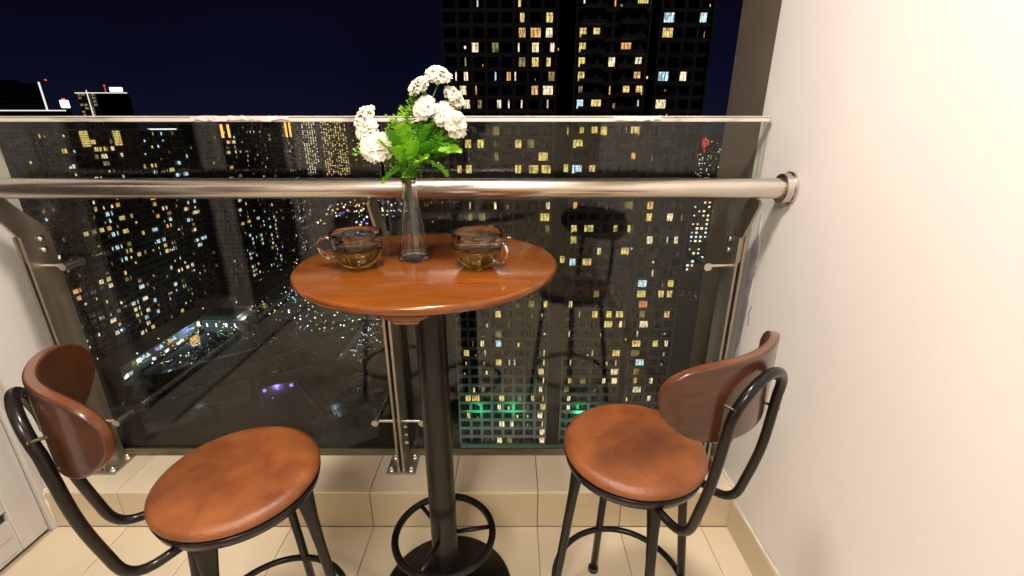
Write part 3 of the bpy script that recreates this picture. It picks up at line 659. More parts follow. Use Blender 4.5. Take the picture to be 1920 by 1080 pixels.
obj('screen', B(-.3, .3, -3, 3, 3, 7), LIT['O'], sg); obj('pole', B(-.15, .15, -.15, .15, 0, 2.99), M_conc, sg)
# street lamps
M_pole = mat('lamp_pole', (.12, .12, .12), .6)
def lamp_mesh(c_):
    bm = bmesh.new(); tube(bm, [(0, 0, 0), (0, 0, 8.4), (.6, 0, 9), (1.8, 0, 9.1)], .09, 6); box(bm, 1.4, 2.6, -.3, .3, 8.95, 9.15, mi=1); box(bm, 1.45, 2.55, -.28, .28, 8.7, 8.94, mi=2)
    me = bpy.data.meshes.new('street_lamp'); bm.to_mesh(me); bm.free()
    for m in (M_pole, M_pole, DOT[c_]): me.materials.append(m)
    return me
LM = {c_: lamp_mesh(c_) for c_ in 'CWL'}
for k, (x, y, c_, pw) in enumerate(((-152, 176, 'C', 500), (-150, 192, 'L', 900), (-148, 208, 'C', 900), (-146, 226, 'L', 800), (-145, 244, 'W', 700), (-112, 262, 'C', 600), (-104, 276, 'L', 500), (-84, 200, 'L', 300), (-83, 222, 'L', 400), (-83, 244, 'C', 500), (-84, 268, 'L', 400), (-22, 116, 'C', 900), (-8, 110, 'L', 1100), (6, 109, 'L', 1200), (20, 110, 'C', 1000))):
    o = tag(link('street_lamp', LM[c_]), 'street lamp along the shops' if k < 5 else 'street lamp at the crossing beyond the site' if k < 7 else 'street lamp beside the traffic road' if k < 11 else 'street lamp at the foot of the tall tower', 'street lamp', 'street lamps far below')
    o.location = (x, y, GZ); plight('street_lamp_light', (x+2, y, GZ+8.4), pw*1.5, {'C': (.55, .85, 1), 'L': (.85, .95, 1), 'W': (1, .8, .5)}[c_])
plight('shed_light', (-97, 163, GZ+4), 500, (.35, .25, 1)); plight('shop_light', (-165, 214, GZ+6), 1600, (.3, .7, 1)); plight('site_light', (-66, 145, GZ+8), 260, (.7, .9, 1)); plight('site_light', (-118, 147, GZ+6), 160, (.7, .85, 1))
for x in (-10, 4, 18): plight('facade_flood', (x, YF-9, GZ+3), 3200, (.55, .85, 1), 1.0)
# trees
M_tree = mat('tree_leaf', rough=.7, nodes=NC((.015, .035, .012), (.05, .09, .03), scale=.8))
def tree_mesh(seed, palm=False):
    rng = random.Random(seed); bm = bmesh.new(); tube(bm, [(0, 0, 0), (.2, 0, 3), (.1, .2, 6)], [.28, .2, .12], 6, mi=0)
    if palm:
        for k in range(15):
            a = k*2.4; ca, sa = math.cos(a), math.sin(a); p = [Vector((.1+ca*s*3.2, .2+sa*s*3.2, 6+.9*math.sin(s*2.6)-s*s*1.6)) for s in (0, .3, .6, .8, 1)]
            sd = Vector((-sa, ca, 0))
            for q in range(4):
                w0, w1 = .45*(1-q/5), .45*(1-(q+1)/5)
                bm.faces.new([bm.verts.new(v) for v in (p[q]+sd*w0, p[q+1]+sd*w1, p[q+1]-sd*w1, p[q]-sd*w0)]).material_index = 1
    else:
        cl = [Vector((rng.gauss(0, 1.6), rng.gauss(0, 1.6), rng.uniform(4.5, 8.5))) for _ in range(9)]
        for i in range(520):
            c0 = rng.choice(cl) + Vector((rng.gauss(0, .7), rng.gauss(0, .7), rng.gauss(0, .6))); n_ = Vector((rng.gauss(0, 1), rng.gauss(0, 1), rng.gauss(0, 1))).normalized(); u = n_.orthogonal().normalized()*.3; v = n_.cross(u)
            bm.faces.new([bm.verts.new(c0+q) for q in (u, v, -u, -v)]).material_index = 1
    me = bpy.data.meshes.new('tree'); bm.to_mesh(me); bm.free(); me.materials.append(mat('bark', (.06, .045, .03), .9)); me.materials.append(M_tree); return me
TM = [tree_mesh(1), tree_mesh(2), tree_mesh(3, True)]; rng = random.Random(4)
spots = [(-142+rng.uniform(-4, 4), 186+k*5.5, k % 3) for k in range(13)] + [(-122+rng.uniform(-6, 6), 212+rng.uniform(-8, 8), k % 2) for k in range(9)] + [(rng.uniform(-162, -120), rng.uniform(150, 172), k % 2) for k in range(8)]
for k, (x, y, m_) in enumerate(spots):
    o = tag(link('tree' if m_ != 2 else 'palm_tree', TM[m_]), ('palm tree lit by the lamps of the shop street' if m_ == 2 else 'leafy street tree lit by the shop street lamps') if k < 13 else 'tree in the dark clump beyond the site' if k < 22 else 'tree on the dark verge left of the sheds', 'tree', 'trees far below'); o.location = (x, y, GZ); s = rng.uniform(.8, 1.3); o.scale = (s, s, s); o.rotation_euler = (0, 0, rng.uniform(0, 6))
# cars
def car_mesh(cl):
    bm = bmesh.new(); box(bm, -.9, .9, -2.1, 2.1, .35, .95, bev=.12); box(bm, -.75, .75, -1.2, 1.0, .9, 1.45, bev=.15, mi=1)
    for s in (-1, 1):
        box(bm, s*.6-.18, s*.6+.18, -2.2, -2.08, .55, .8, mi=2); box(bm, s*.6-.18, s*.6+.18, 2.08, 2.18, .6, .8, mi=3)
        for yy in (-1.3, 1.3): cyl(bm, (s*.7, yy, .34), (s*.93, yy, .34), .34, 10)
    me = bpy.data.meshes.new('car'); bm.to_mesh(me); bm.free()
    for m in (mat('car_paint', cl, .3), M_dark, DOT['L'], DOT['R']): me.materials.append(m)
    return me
CM = [car_mesh(c_) for c_ in ((.5, .5, .5), (.04, .04, .05), (.3, .05, .04))]
for k in range(30):
    side = k % 2; o = tag(link('car', CM[k % 3]), ['car in the lane of white headlights coming down the traffic road', 'car in the lane of red tail lights going up the traffic road'][side], 'car', 'cars on the traffic road')
    o.location = (-75 + (-3 if side == 0 else 3) + random.uniform(-.6, .6), 184 + k*3.2 + random.uniform(-1, 1), GZ+.07); o.rotation_euler = (0, 0, 0 if side == 0 else math.pi)
    if side: o.rotation_euler = (0, 0, 0); o.rotation_euler.z = math.pi
for k in range(16):
    o = tag(link('car', CM[k % 3]), 'car with red tail lights queueing on the road beyond the grey tower', 'car', 'cars queueing right of the tower'); o.location = (100 + k*2.9*1.9 % 40, 278.5 + (k % 4)*2.3, GZ+.09); o.rotation_euler = (0, 0, R(92 if k % 2 else -88))

# ============================================================ BALCONY SHELL
XR, XL, YB, YL, YG = .78, -1.63, -1.35, 1.252, 1.449     # right wall, left wall, back wall, ledge front, glass
LH = .157
# floor: grout bed and tiles
fl = struct('floor', B(XL-.1, XR+.1, YB-.1, 1.26, -.12, -.004), M_grout)
S = .293
tile_me = {}
def tile(parent, x0, x1, y0, y1, z0, z1, m, g=.0013):
    key = (round(x1-x0, 3), round(y1-y0, 3), round(z1-z0, 3), m.name)
    if key not in tile_me:
        hx, hy, hz = [(a)/2 for a in (x1-x0, y1-y0, z1-z0)]
        bm = bmesh.new()
        gy = g if hy > .02 else 0; gz = g if hz > .02 else 0
        box(bm, -hx+g, hx-g, -hy+gy, hy-gy, -hz+gz, hz-gz, bev=.0014)
        me = bpy.data.meshes.new('tile'); bm.to_mesh(me); bm.free(); me.materials.append(m); tile_me[key] = me
    o = link('tile', tile_me[key], parent); o.location = ((x0+x1)/2, (y0+y1)/2, (z0+z1)/2 + random.uniform(-.0004, .0004)); return o
xs = []
x = .09
while x > XL: x -= S
xs = [XL] + [x + S*k for k in range(1, 12) if XL + .01 < x + S*k < XR - .01] + [XR]
yrows = [YB, -.75, -.15, .45, 1.05 - .0, YL]
yrows = [YB, -.548, .052, .652, YL]
for a, b in zip(xs, xs[1:]):
    for c_, d in zip(yrows, yrows[1:]):
        tile(fl, a, b, c_, d, -.010, 0, M_tile)
lg = struct('ledge', B(XL-.1, XR+.1, YL+.010, 1.475, -.40, LH-.010), M_grout)
for a, b in zip(xs, xs[1:]):
    tile(lg, a, b, YL-.002, 1.476, LH-.010, LH, M_tile)
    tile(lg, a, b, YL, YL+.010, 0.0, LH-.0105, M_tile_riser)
# walls
wr = struct('wall_right', B(XR, XR+.16, YB, 1.515, -.1, 2.75), M_wall)
wl = struct('wall_left', B(XL-.16, XL, 1.262, 1.515, -.1, 2.75), M_wall)
bm = bmesh.new(); box(bm, XL-.16, XL, YB, -.66, -.1, 2.75); box(bm, XL-.16, XL, -.66, 1.262, 2.16, 2.75)
struct('wall_left_lintel', bm, M_wall)
bm = bmesh.new()
box(bm, XL, -1.05, YB-.15, YB, -.1, 2.75); box(bm, -.35, XR, YB-.15, YB, -.1, 2.75); box(bm, -1.05, -.35, YB-.15, YB, 2.1, 2.75)
struct('wall_back', bm, M_wall_b)
struct('ceiling', B(XL-.16, XR+.16, YB-.15, 1.70, 2.75, 2.95), mat('ceiling_paint', (.78, .76, .72), .8))
# taupe outer pier beyond the glass
pr = struct('pier_wall', B(XR+.002, 1.1, 1.5155, 1.775, -3, 5), M_pier)
# skirting tiles on the right wall
sk = struct('skirting', B(XR-.004, XR-.0005, YB, YL, .0005, .121), M_grout)
y = YL
while y > YB + .1:
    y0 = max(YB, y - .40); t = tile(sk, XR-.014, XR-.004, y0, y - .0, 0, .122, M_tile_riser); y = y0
bm = bmesh.new(); tube(bm, [(XR-.006+random.uniform(-.0015,.0015), YB + (YL-YB)*k/60, .123+random.uniform(-.001,.001)) for k in range(61)], .0045, 6)
obj('caulk_bead', bm, M_caulk, sk, smooth=True)
bm = bmesh.new()
tube(bm, [(XL+.003+random.uniform(-.001,.001), YL + (1.44-YL)*k/12, LH+.002) for k in range(13)], .007, 6)
tube(bm, [(XL+.002+random.uniform(-.002,.002), YL-.003, LH*k/10) for k in range(11)], .006, 6)
obj('caulk_bead', bm, M_caulk, wl, smooth=True)
bm = bmesh.new()
tube(bm, [(XR-.003+random.uniform(-.001,.001), YL-.002 + (1.44-YL)*k/12, LH+.002) for k in range(13)], .006, 6)
obj('caulk_bead', bm, M_caulk, wr, smooth=True)

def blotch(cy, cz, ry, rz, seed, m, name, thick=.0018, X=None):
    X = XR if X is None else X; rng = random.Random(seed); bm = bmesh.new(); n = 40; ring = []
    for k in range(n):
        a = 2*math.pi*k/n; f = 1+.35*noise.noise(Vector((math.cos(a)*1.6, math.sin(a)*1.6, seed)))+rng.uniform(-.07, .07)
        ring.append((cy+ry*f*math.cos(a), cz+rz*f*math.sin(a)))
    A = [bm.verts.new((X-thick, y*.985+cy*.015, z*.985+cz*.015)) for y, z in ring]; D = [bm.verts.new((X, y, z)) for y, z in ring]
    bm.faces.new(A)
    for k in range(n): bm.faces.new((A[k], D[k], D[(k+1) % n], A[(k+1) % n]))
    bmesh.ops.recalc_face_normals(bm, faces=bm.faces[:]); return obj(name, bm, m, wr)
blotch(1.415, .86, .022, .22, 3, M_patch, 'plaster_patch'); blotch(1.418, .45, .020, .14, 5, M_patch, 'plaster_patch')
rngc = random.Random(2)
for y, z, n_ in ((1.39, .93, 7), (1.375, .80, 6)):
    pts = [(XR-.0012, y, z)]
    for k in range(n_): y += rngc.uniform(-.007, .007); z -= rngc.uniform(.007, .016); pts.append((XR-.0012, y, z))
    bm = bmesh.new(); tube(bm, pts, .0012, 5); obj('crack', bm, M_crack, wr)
# door in the left wall
M_darkglass = mat('door_glass', (.02, .02, .018), .05)
M_void = mat('room_dark', (.02, .018, .015), .9)
def door(y0, y1, label):
    t = thing('glazed_door', (XL-.03, 0, 0), 0, label, 'door')
    X0, X1 = -.02, .022
    obj('stile', B(X0, X1, y1-.084, y1, .012, 2.10, bev=.002), M_white, t)
    obj('stile', B(X0, X1, y0, y0+.084, .012, 2.10, bev=.002), M_white, t)
    obj('bottom_rail', B(X0, X1-.001, y0+.085, y1-.085, .012, .124, bev=.002), M_white, t)
    obj('top_rail', B(X0, X1-.001, y0+.085, y1-.085, 2.01, 2.10, bev=.002), M_white, t)
    bm = bmesh.new(); box(bm, X1-.0005, X1+.003, y0+.085, y1-.10, .030, .0315); box(bm, X1-.0005, X1+.003, y0+.085, y1-.10, .088, .0895)
    obj('rail_moulding', bm, M_white, t)
    bm = bmesh.new()
    for z in (.1245, .176): box(bm, X1-.020, X1-.002, y0+.085, y1-.085, z+.001, z+.012)
    for yy in (y1-.098, y0+.085): box(bm, X1-.020, X1-.002, yy, yy+.012, .19, 2.009)
    obj('glazing_bead', bm, M_white, t)
    obj('glass_pane', B(-.004, .004, y0+.086, y1-.086, .125, 2.009), M_darkglass, t)
    return t
door(.31, 1.232, 'pale grey glazed door leaf in the left wall beside the left stool')
door(-.63, .30, 'second glazed door leaf, the one nearer the back wall')
df = struct('door_frame', B(XL-.06, XL+.006, 1.2355, 1.2615, 0, 2.155, bev=.002), M_white)
struct('door_head', B(XL-.06, XL+.004, -.655, 1.2345, 2.105, 2.155, bev=.002), M_white)
struct('room_beyond', B(XL-1.2, XL-.2, -.66, 1.26, -.05, 2.2), M_void)
# back room doorway: dark glass with a white frame
t = thing('sliding_door', (0, YB, 0), 0, 'white framed sliding door in the back wall behind the viewer', 'door')
bm = bmesh.new()
for a, b in ((-1.05, -1.0), (-.40, -.35)): box(bm, a, b, -.06, .01, 0, 2.1)
box(bm, -.999, -.401, -.06, .008, 2.04, 2.1); box(bm, -.999, -.401, -.06, .008, 0.001, .06)
obj('frame', bm, M_white, t); obj('glass_pane', B(-.999, -.401, -.04, -.03, .061, 2.039), M_darkglass, t)

for k, (loc, sz, pw, col) in enumerate(LAMPS):
    t = thing('ceiling_lamp', (loc[0], loc[1], 2.75), 0, ['round ceiling lamp above the bar table', 'added round ceiling fixture over the door side for a soft fill light'][k], 'lamp', 'round balcony ceiling lamps')
    bm = bmesh.new(); lathe(bm, [(0, 0), (.15, 0), (.15, -.02), (.11, -.105), (.105, -.105), (.105, -.03), (0, -.03)], 40); obj('shade', bm, M_lampbody, t, smooth=True)
    bm = bmesh.new(); lathe(bm, [(0, -.05), (.10, -.05), (.10, -.06), (0, -.062)], 32); obj('diffuser', bm, M_diff, t)

# ============================================================ BALUSTRADE
bal = thing('glass_balustrade', (0, YG, LH), 0, 'glass balustrade with round steel handrail and flat steel posts', 'balustrade')
def W(o): o.location = Vector(o.location) - Vector(bal.location); return o       # part built in world metres
GT = EYE + .026
for a, b in ((XL+.03, -.4075), (-.3925, .758)):
    bm = bmesh.new(); box(bm, a, b, YG-.006, YG+.006, LH+.012, GT-.002)
    bm.faces.ensure_lookup_table()
    for f in bm.faces:
        if abs(f.normal.x) > .5 or abs(f.normal.z) > .5: f.material_index = 1
    bm.normal_update()
    for f in bm.faces: f.material_index = 0 if abs(f.normal.y) > .5 else 1
    W(obj('glass_pane', bm, [M_pane, M_pane_edge], bal))
bm = bmesh.new(); box(bm, XL+.0, .765, YG-.010, YG+.010, GT-.012, GT+.001, bev=.002); cp = W(obj('edge_cap', bm, M_cap, bal))
bm = bmesh.new(); box(bm, XL+.0, .767, YG-.0125, YG+.012, GT+.0015, GT+.0045, bev=.001); W(obj('edge_lip', bm, M_cap_lip, bal))
# torn protective film left on the cap
bm = bmesh.new(); random.seed(5)
for (x0, x1) in ((-.95, -.66), (.30, .44)):
    n = 26; va = []; vb = []
    for k in range(n+1):
        x = x0 + (x1-x0)*k/n
        va.append(bm.verts.new((x, YG-.0133 - random.random()*.0015, GT + .006 - random.random()*.003)))
        vb.append(bm.verts.new((x, YG-.0133 - random.random()*.003, GT - .004 - random.random()*.008)))
    for k in range(n): bm.faces.new((va[k], va[k+1], vb[k+1], vb[k]))
W(obj('peeling_film', bm, M_cap_lip, bal))
bm = bmesh.new(); box(bm, XL+.005, .775, YG-.014, YG+.016, LH+.0005, LH+.014, bev=.002); W(obj('bottom_channel', bm, M_channel, bal))
bm = bmesh.new(); box(bm, XL+.005, .775, YG-.010, YG-.0062, LH+.0142, LH+.026); W(obj('sealant', bm, M_channel, bal))
# handrail
HZ, HY, HR = EYE - .163, 1.30, .0285
bm = bmesh.new(); cyl(bm, (XL, HY, HZ), (XR-.012, HY, HZ), HR, 40); hr = W(obj('handrail', bm, M_steel, bal, auto=40))
bm = bmesh.new(); bmA = bm
tube(bm, [(XR-.030, HY, HZ), (XR-.026, HY, HZ), (XR-.010, HY, HZ), (XR-.006, HY, HZ), (XR-.0005, HY, HZ)], [HR+.003, HR+.012, HR+.014, HR+.018, HR+.018], 40)
fo = obj('flange', bm, M_steel, hr, auto=30); fo.location = -Vector(bal.location) * 0
# keep flange in the handrail's frame (handrail was shifted by the balustrade origin)
def post(X, side):
    p = W(obj('post', bmesh.new(), M_steel_p, bal)); me = p.data
    bm = bmesh.new()
    for s in (-1, 1):                                       # twin flat bars, tapered towards the foot
        xx0, xx1 = X + s*.009 - .004, X + s*.009 + .004
        prof = [(1.372, LH+.008), (1.428, LH+.008), (1.442, .98), (1.425, 1.045), (1.385, 1.045), (1.352, .98)]
        prof = [(1.345, LH+.008), (1.432, LH+.008), (1.436, 1.035), (1.345, 1.035)]
        A = [bm.verts.new((xx0, y, z)) for y, z in prof]; D = [bm.verts.new((xx1, y, z)) for y, z in prof]
        bm.faces.new(A); bm.faces.new(D[::-1]); n = len(prof)
        for k in range(n): bm.faces.new((A[k], D[k], D[(k+1) % n], A[(k+1) % n]))
    bmesh.ops.recalc_face_normals(bm, faces=bm.faces[:]); bm.to_mesh(me); bm.free()
    # bracket arm cranked in to the handrail
    bm = bmesh.new()
    prof = [(1.350, .955), (1.430, .955), (1.434, 1.05), (1.345, EYE-.195), (1.300, EYE-.194), (1.282, EYE-.205), (1.350, 1.030)]
    A = [bm.verts.new((X-.0042, y, z)) for y, z in prof]; D = [bm.verts.new((X+.0042, y, z)) for y, z in prof]
    bm.faces.new(A); bm.faces.new(D[::-1]); n = len(prof)
    for k in range(n): bm.faces.new((A[k], D[k], D[(k+1) % n], A[(k+1) % n]))
    bmesh.ops.recalc_face_normals(bm, faces=bm.faces[:]); obj('bracket_arm', bm, M_steel_p, p)
    bm = bmesh.new(); box(bm, X-.052, X+.052, 1.332, 1.4335, LH+.0005, LH+.008, bev=.0015); obj('base_plate', bm, M_steel_p, p)
    for sx in (-1, 1):
        for yy in (1.350, 1.417):
            bm = bmesh.new(); dome(bm, X+sx*.036, yy, LH+.010, .0095, 14, .014); cyl(bm, (X+sx*.036, yy, LH+.008), (X+sx*.036, yy, LH+.0105), .012, 14); obj('cap_nut', bm, M_bolt, p, smooth=True)
    for z in (.985, 1.02):
        bm = bmesh.new(); cyl(bm, (X-.020, 1.400, z), (X+.022, 1.400, z), .006, 12); cyl(bm, (X+.013, 1.4, z), (X+.019, 1.4, z), .0095, 12); cyl(bm, (X-.019, 1.4, z), (X-.013, 1.4, z), .0095, 12); obj('bolt', bm, M_bolt, p, smooth=True)
    for z in (.27, .305, .34):
        bm = bmesh.new(); cyl(bm, (X-.022, 1.395, z-.02), (X+.022, 1.395, z-.02), .0055, 12); obj('bolt', bm, M_bolt, p, smooth=True)
    for z in (.935, .352):
        bm = bmesh.new()
        xs_ = [s for s in (-1, 1) if s != side]
        cyl(bm, (X + (-.082 if -1 in xs_ else -.014), 1.385, z), (X + (.082 if 1 in xs_ else .014), 1.385, z), .0062, 14)
        for s in xs_:
            cyl(bm, (X+s*.084, 1.368, z), (X+s*.084, 1.438, z), .0125, 20)
        obj('glass_clamp', bm, M_steel, p, auto=40)
        bm = bmesh.new()
        for s in xs_: cyl(bm, (X+s*.084, 1.4385, z), (X+s*.084, 1.4425, z), .0135, 20)
        obj('clamp_gasket', bm, M_rubber, p, smooth=True)
post(-1.497, -1); post(-.405, 0); post(.700, 1)

# ============================================================ TABLE
TX, TY, TH = -.197, 1.045, 1.05
tb = thing('bar_table', (TX, 1.01, 0), 0, 'round orange brown wooden bar table on a black steel pedestal', 'table')
bm = bmesh.new(); r = .303
lathe(bm, [(0, -.019), (r-.006, -.019), (r-.001, -.015), (r, -.010), (r-.0005, -.004), (r-.003, -.001), (r-.006, 0), (0, 0)], 128)
o = obj('table_top', bm, M_top, tb, auto=50); o.location = (0, TY-1.01, TH)
bm = bmesh.new()
prof = [(-.055, -.275), (.055, -.275), (.055, .30), (-.055, .30)]
box(bm, -.045, .045, -.255, .26, TH-.048, TH-.0195, bev=.006); 
for v in bm.verts:
    if v.co.z < TH-.035: v.co.x *= .55; v.co.y *= .93
o = obj('support_bar', bm, M_top, tb)
bm = bmesh.new(); cyl(bm, (0, 0, .018), (0, 0, TH-.0485), .0375, 40); cyl(bm, (0, 0, .245), (0, 0, .252), .0382, 40); obj('pole', bm, M_black, tb, auto=40)
bm = bmesh.new(); lathe(bm, [(0, 0), (.195, 0), (.198, .004), (.196, .009), (.19, .011), (.06, .014), (.0, .015)], 72); obj('base', bm, M_black, tb, smooth=True)
bm = bmesh.new(); tube(bm, circle(0, 0, .235, .140, 72), .0105, 14, closed=True); fr = obj('foot_ring', bm, M_black, tb, smooth=True)
for a in (10, 130, 250):
    ca, sa = math.cos(R(a)), math.sin(R(a)); bm = bmesh.new(); cyl(bm, (.034*ca, .034*sa, .235), (.136*ca, .136*sa, .235), .0065, 12); obj('spoke', bm, M_black, fr, smooth=True)

# ============================================================ STOOLS
M_screw = mat('screw_steel', (.09, .07, .045), .45, 1)
def stool(x, y, ang, label, lmat, seatz=.65, legrot=0):
    t = thing('bar_stool', (x, y, 0), R(ang) - math.pi/2, label, 'stool', 'bar stools at the round table')
    SZ = seatz
    bm = bmesh.new(); prof = [(0, SZ-.020)]; rr = .163
    prof += [(rr-.010, SZ-.020), (rr-.003, SZ-.016)]
    for k in range(10):
        a = -20 + 110*k/9; prof.append((rr-.022 + .022*math.cos(R(a)), SZ-.009 + (.017)*math.sin(R(a))))
    prof = [p for p in prof]; prof[-1] = (rr-.028, SZ+.0085); prof += [(rr*.6, SZ+.012), (rr*.3, SZ+.0135), (0, SZ+.014)]
    lathe(bm, prof, 72); obj('seat_cushion', bm, lmat, t, smooth=True)
    bm = bmesh.new(); lathe(bm, [(0, SZ-.026), (rr-.012, SZ-.026), (rr-.010, SZ-.042), (rr-.006, SZ-.042), (rr-.001, SZ-.022), (rr-.004, SZ-.0205), (0, SZ-.0205)], 64); obj('seat_rim', bm, M_black, t, smooth=True)
    for k in range(4):
        a = R(45 + legrot + 90*k); ca, sa = math.cos(a), math.sin(a)
        def P(s, z): return (ca*s, sa*s, z)
        top = SZ - .028
        pts = [P(.125, top), P(.132, top-.05), P(.140, top-.12), P(.150, top-.25), P(.218, .0)]
        fl = [(1.5, .55), (1.45, .6), (1.15, .85), (1, 1), (1, 1)]
        pts = [P(.128 + .070*(1-z/top), z) for z in (top, top-.04, top-.10, top-.18, top*.4, .012)]
        fl = [(1.9, .45), (1.8, .5), (1.3, .8), (1.05, .98), (1, 1), (1, 1)]
        bm = bmesh.new()
        # flat direction tangential
        tube(bm, pts, [.0108]*6, 16, flat=[(b_, a_) if abs(ca) > 2 else (a_, b_) for a_, b_ in fl]); bmesh.ops.recalc_face_normals(bm, faces=bm.faces[:])
        l = obj('leg', bm, M_black, t, smooth=True)
        bm = bmesh.new(); c0 = P(.198, 0); cyl(bm, (c0[0], c0[1], 0), (c0[0], c0[1], .014), .016, 14); obj('rubber_foot', bm, M_rubber, l, smooth=True)
    zr = .20; bm = bmesh.new(); tube(bm, circle(0, 0, zr, .128+.070*(1-zr/(SZ-.028)) - .004, 64), .0085, 12, closed=True); obj('foot_ring', bm, M_black, t, smooth=True)
    # bent tube loop carrying the backrest
    hs = .085
    half = [(hs*.80, -.100, SZ-.046), (hs*.95, -.205, SZ-.060), (hs, -.238, SZ+.10), (hs*.92, -.247, SZ+.235)]
    arc = [(hs*.92*math.cos(R(a)), -.247 - .012*math.sin(R(a)), SZ+.235 + .072*math.sin(R(a))) for a in range(12, 170, 12)]
    pts = fillet(half, .055, 7) + [Vector(p) for p in arc] + fillet([(-p[0], p[1], p[2]) for p in half[::-1]], .055, 7)
    bm = bmesh.new(); tube(bm, pts, .0092, 16); bmesh.ops.recalc_face_normals(bm, faces=bm.faces[:]); lp = obj('back_frame', bm, M_black, t, smooth=True)
    # curved plywood shell, rounded bean outline, thickness 16 mm
    RR, A, cy = .236, 43.3, .012; th = .019; zc = SZ + .262; nu, nv = 44, 14
    def hh(u):
        q = abs(u); return .082*(1 - q**3.2)**.5 if q < 1 else 0
    bm = bmesh.new(); G = []
    for side in (0, 1):
        g = []
        for i in range(nu+1):
            u = -1 + 2*i/nu; u = math.copysign(1-(1-abs(u))**1.35, u)
            a = R(A)*u; h = max(hh(u*.9995), .0005); row = []
            for j in range(nv+1):
                v = -1 + 2*j/nv
                z = zc + h*v*(1.0 if v < 0 else .92) + .012*u*u
                rad = RR + (0 if side == 0 else th) - .03*(z-zc)*0
                lean = -.01*(z-zc)
                row.append(bm.verts.new((rad*math.sin(a), cy - rad*math.cos(a) - lean, z)))
            g.append(row)
        G.append(g)
    for side in (0, 1):
        for i in range(nu):
            for j in range(nv):
                bm.faces.new((G[side][i][j], G[side][i+1][j], G[side][i+1][j+1], G[side][i][j+1]))
    for i in range(nu):
        for j in (0, nv):
            f = bm.faces.new((G[0][i][j], G[0][i+1][j], G[1][i+1][j], G[1][i][j])); f.material_index = 1
    for i in (0, nu):
        for j in range(nv):
            f = bm.faces.new((G[0][i][j], G[0][i][j+1], G[1][i][j+1], G[1][i][j])); f.material_index = 1
    bmesh.ops.recalc_face_normals(bm, faces=bm.faces[:])
    ed = [e for e in bm.edges if len({f.material_index for f in e.link_faces}) == 2]
    bmesh.ops.bevel(bm, geom=ed, offset=.004, segments=3, affect='EDGES', profile=.6)
    obj('backrest', bm, [M_ply, M_ply_edge], t, smooth=True, auto=60)
    for sx in (-1, 1):
        for z in (SZ+.205, SZ+.262):
            yb = -.250 - .22*(z-zc)*.2
            bm = bmesh.new(); cyl(bm, (sx*hs*.93, -.232, z), (sx*hs*.93, -.2515, z), .0028, 10); pass
            cyl(bm, (sx*hs*.93, -.2525, z), (sx*hs*.93, -.2545, z), .0042, 6); obj('screw', bm, M_screw, lp, smooth=False)
    return t
stool(-.588, .789, 45, 'left bar stool with clean tan leather seat and curved wooden back', M_leather)
stool(.286, .886, 125, 'right bar stool near the plain wall, dark stain on its tan seat', M_leather2, legrot=17)

# ============================================================ CUPS, TEA, VASE
def cup(x, y, rz, label):
    t = thing('tea_cup', (x, y, TH), R(rz), label, 'cup', 'glass tea cups')
    outer = [(0, .0015), (.018, .001), (.024, 0), (.0265, .0015), (.029, .004), (.037, .0095), (.0463, .022), (.0522, .037), (.0552, .053), (.0564, .070), (.0568, .082)]
    inner = [(.0556, .082), (.0551, .070), (.0538, .053), (.0507, .038), (.0446, .0240), (.0350, .0120), (.022, .0062), (0, .005)]
    bm = bmesh.new(); lathe(bm, outer + [(.0562, .0828)] + inner, 64); obj('bowl', bm, M_glass_cup, t, smooth=True)
    pts = smooth_path([(.0535, 0, .060), (.066, 0, .069), (.081, 0, .064), (.088, 0, .050), (.082, 0, .034), (.068, 0, .022), (.0475, 0, .0255)], 6)
    bm = bmesh.new(); tube(bm, pts, .0042, 12, flat=[(1.5, .85)]*len(pts)); obj('handle', bm, M_glass_cup, t, smooth=True)
    s = .0004
    prof = [(0, .005-s), (.022+s, .0062-s), (.0350+s, .0120-s), (.0446+s, .0240-s), (.0507+s, .038-s), (.0535+s, .0505), (.0526, .0496), (0, .0494)]
    bm = bmesh.new(); lathe(bm, prof, 64); q = tag(obj('tea', bm, M_tea, None, smooth=True), label.replace('glass cup', 'amber tea in the glass cup'), 'tea', 'servings of tea'); q.location = (x, y, TH)
cup(-.346, .990, 178, 'glass cup left of the vase, handle pointing left')
cup(-.0765, .992, -38, 'glass cup right of the vase, handle turned towards the viewer')
VX, VY = -.2345, 1.055
vz = thing('glass_vase', (VX, VY, TH), 0, 'tall clear conical glass vase in the middle of the table', 'vase')
outer = [(0, .002), (.030, .001), (.034, 0), (.0365, .003), (.0368, .009), (.035, .018), (.030, .055), (.0245, .095), (.0195, .130), (.0162, .155), (.0155, .172), (.0162, .184), (.0185, .190), (.0180, .192)]
inner = [(.0168, .1910), (.0150, .184), (.0143, .172), (.0150, .155), (.0183, .130), (.0233, .095), (.0288, .055), (.0338, .018), (.033, .010), (0, .008)]
bm = bmesh.new(); lathe(bm, outer + inner, 64)
for v in bm.verts:                                   # faint pressed flutes
    a = math.atan2(v.co.y, v.co.x); rr = math.hypot(v.co.x, v.co.y)
    if rr > .01 and .02 < v.co.z < .17: f = 1 + .022*math.cos(a*8); v.co.x *= f; v.co.y *= f
obj('vase_body', bm, M_glass, vz, smooth=True)

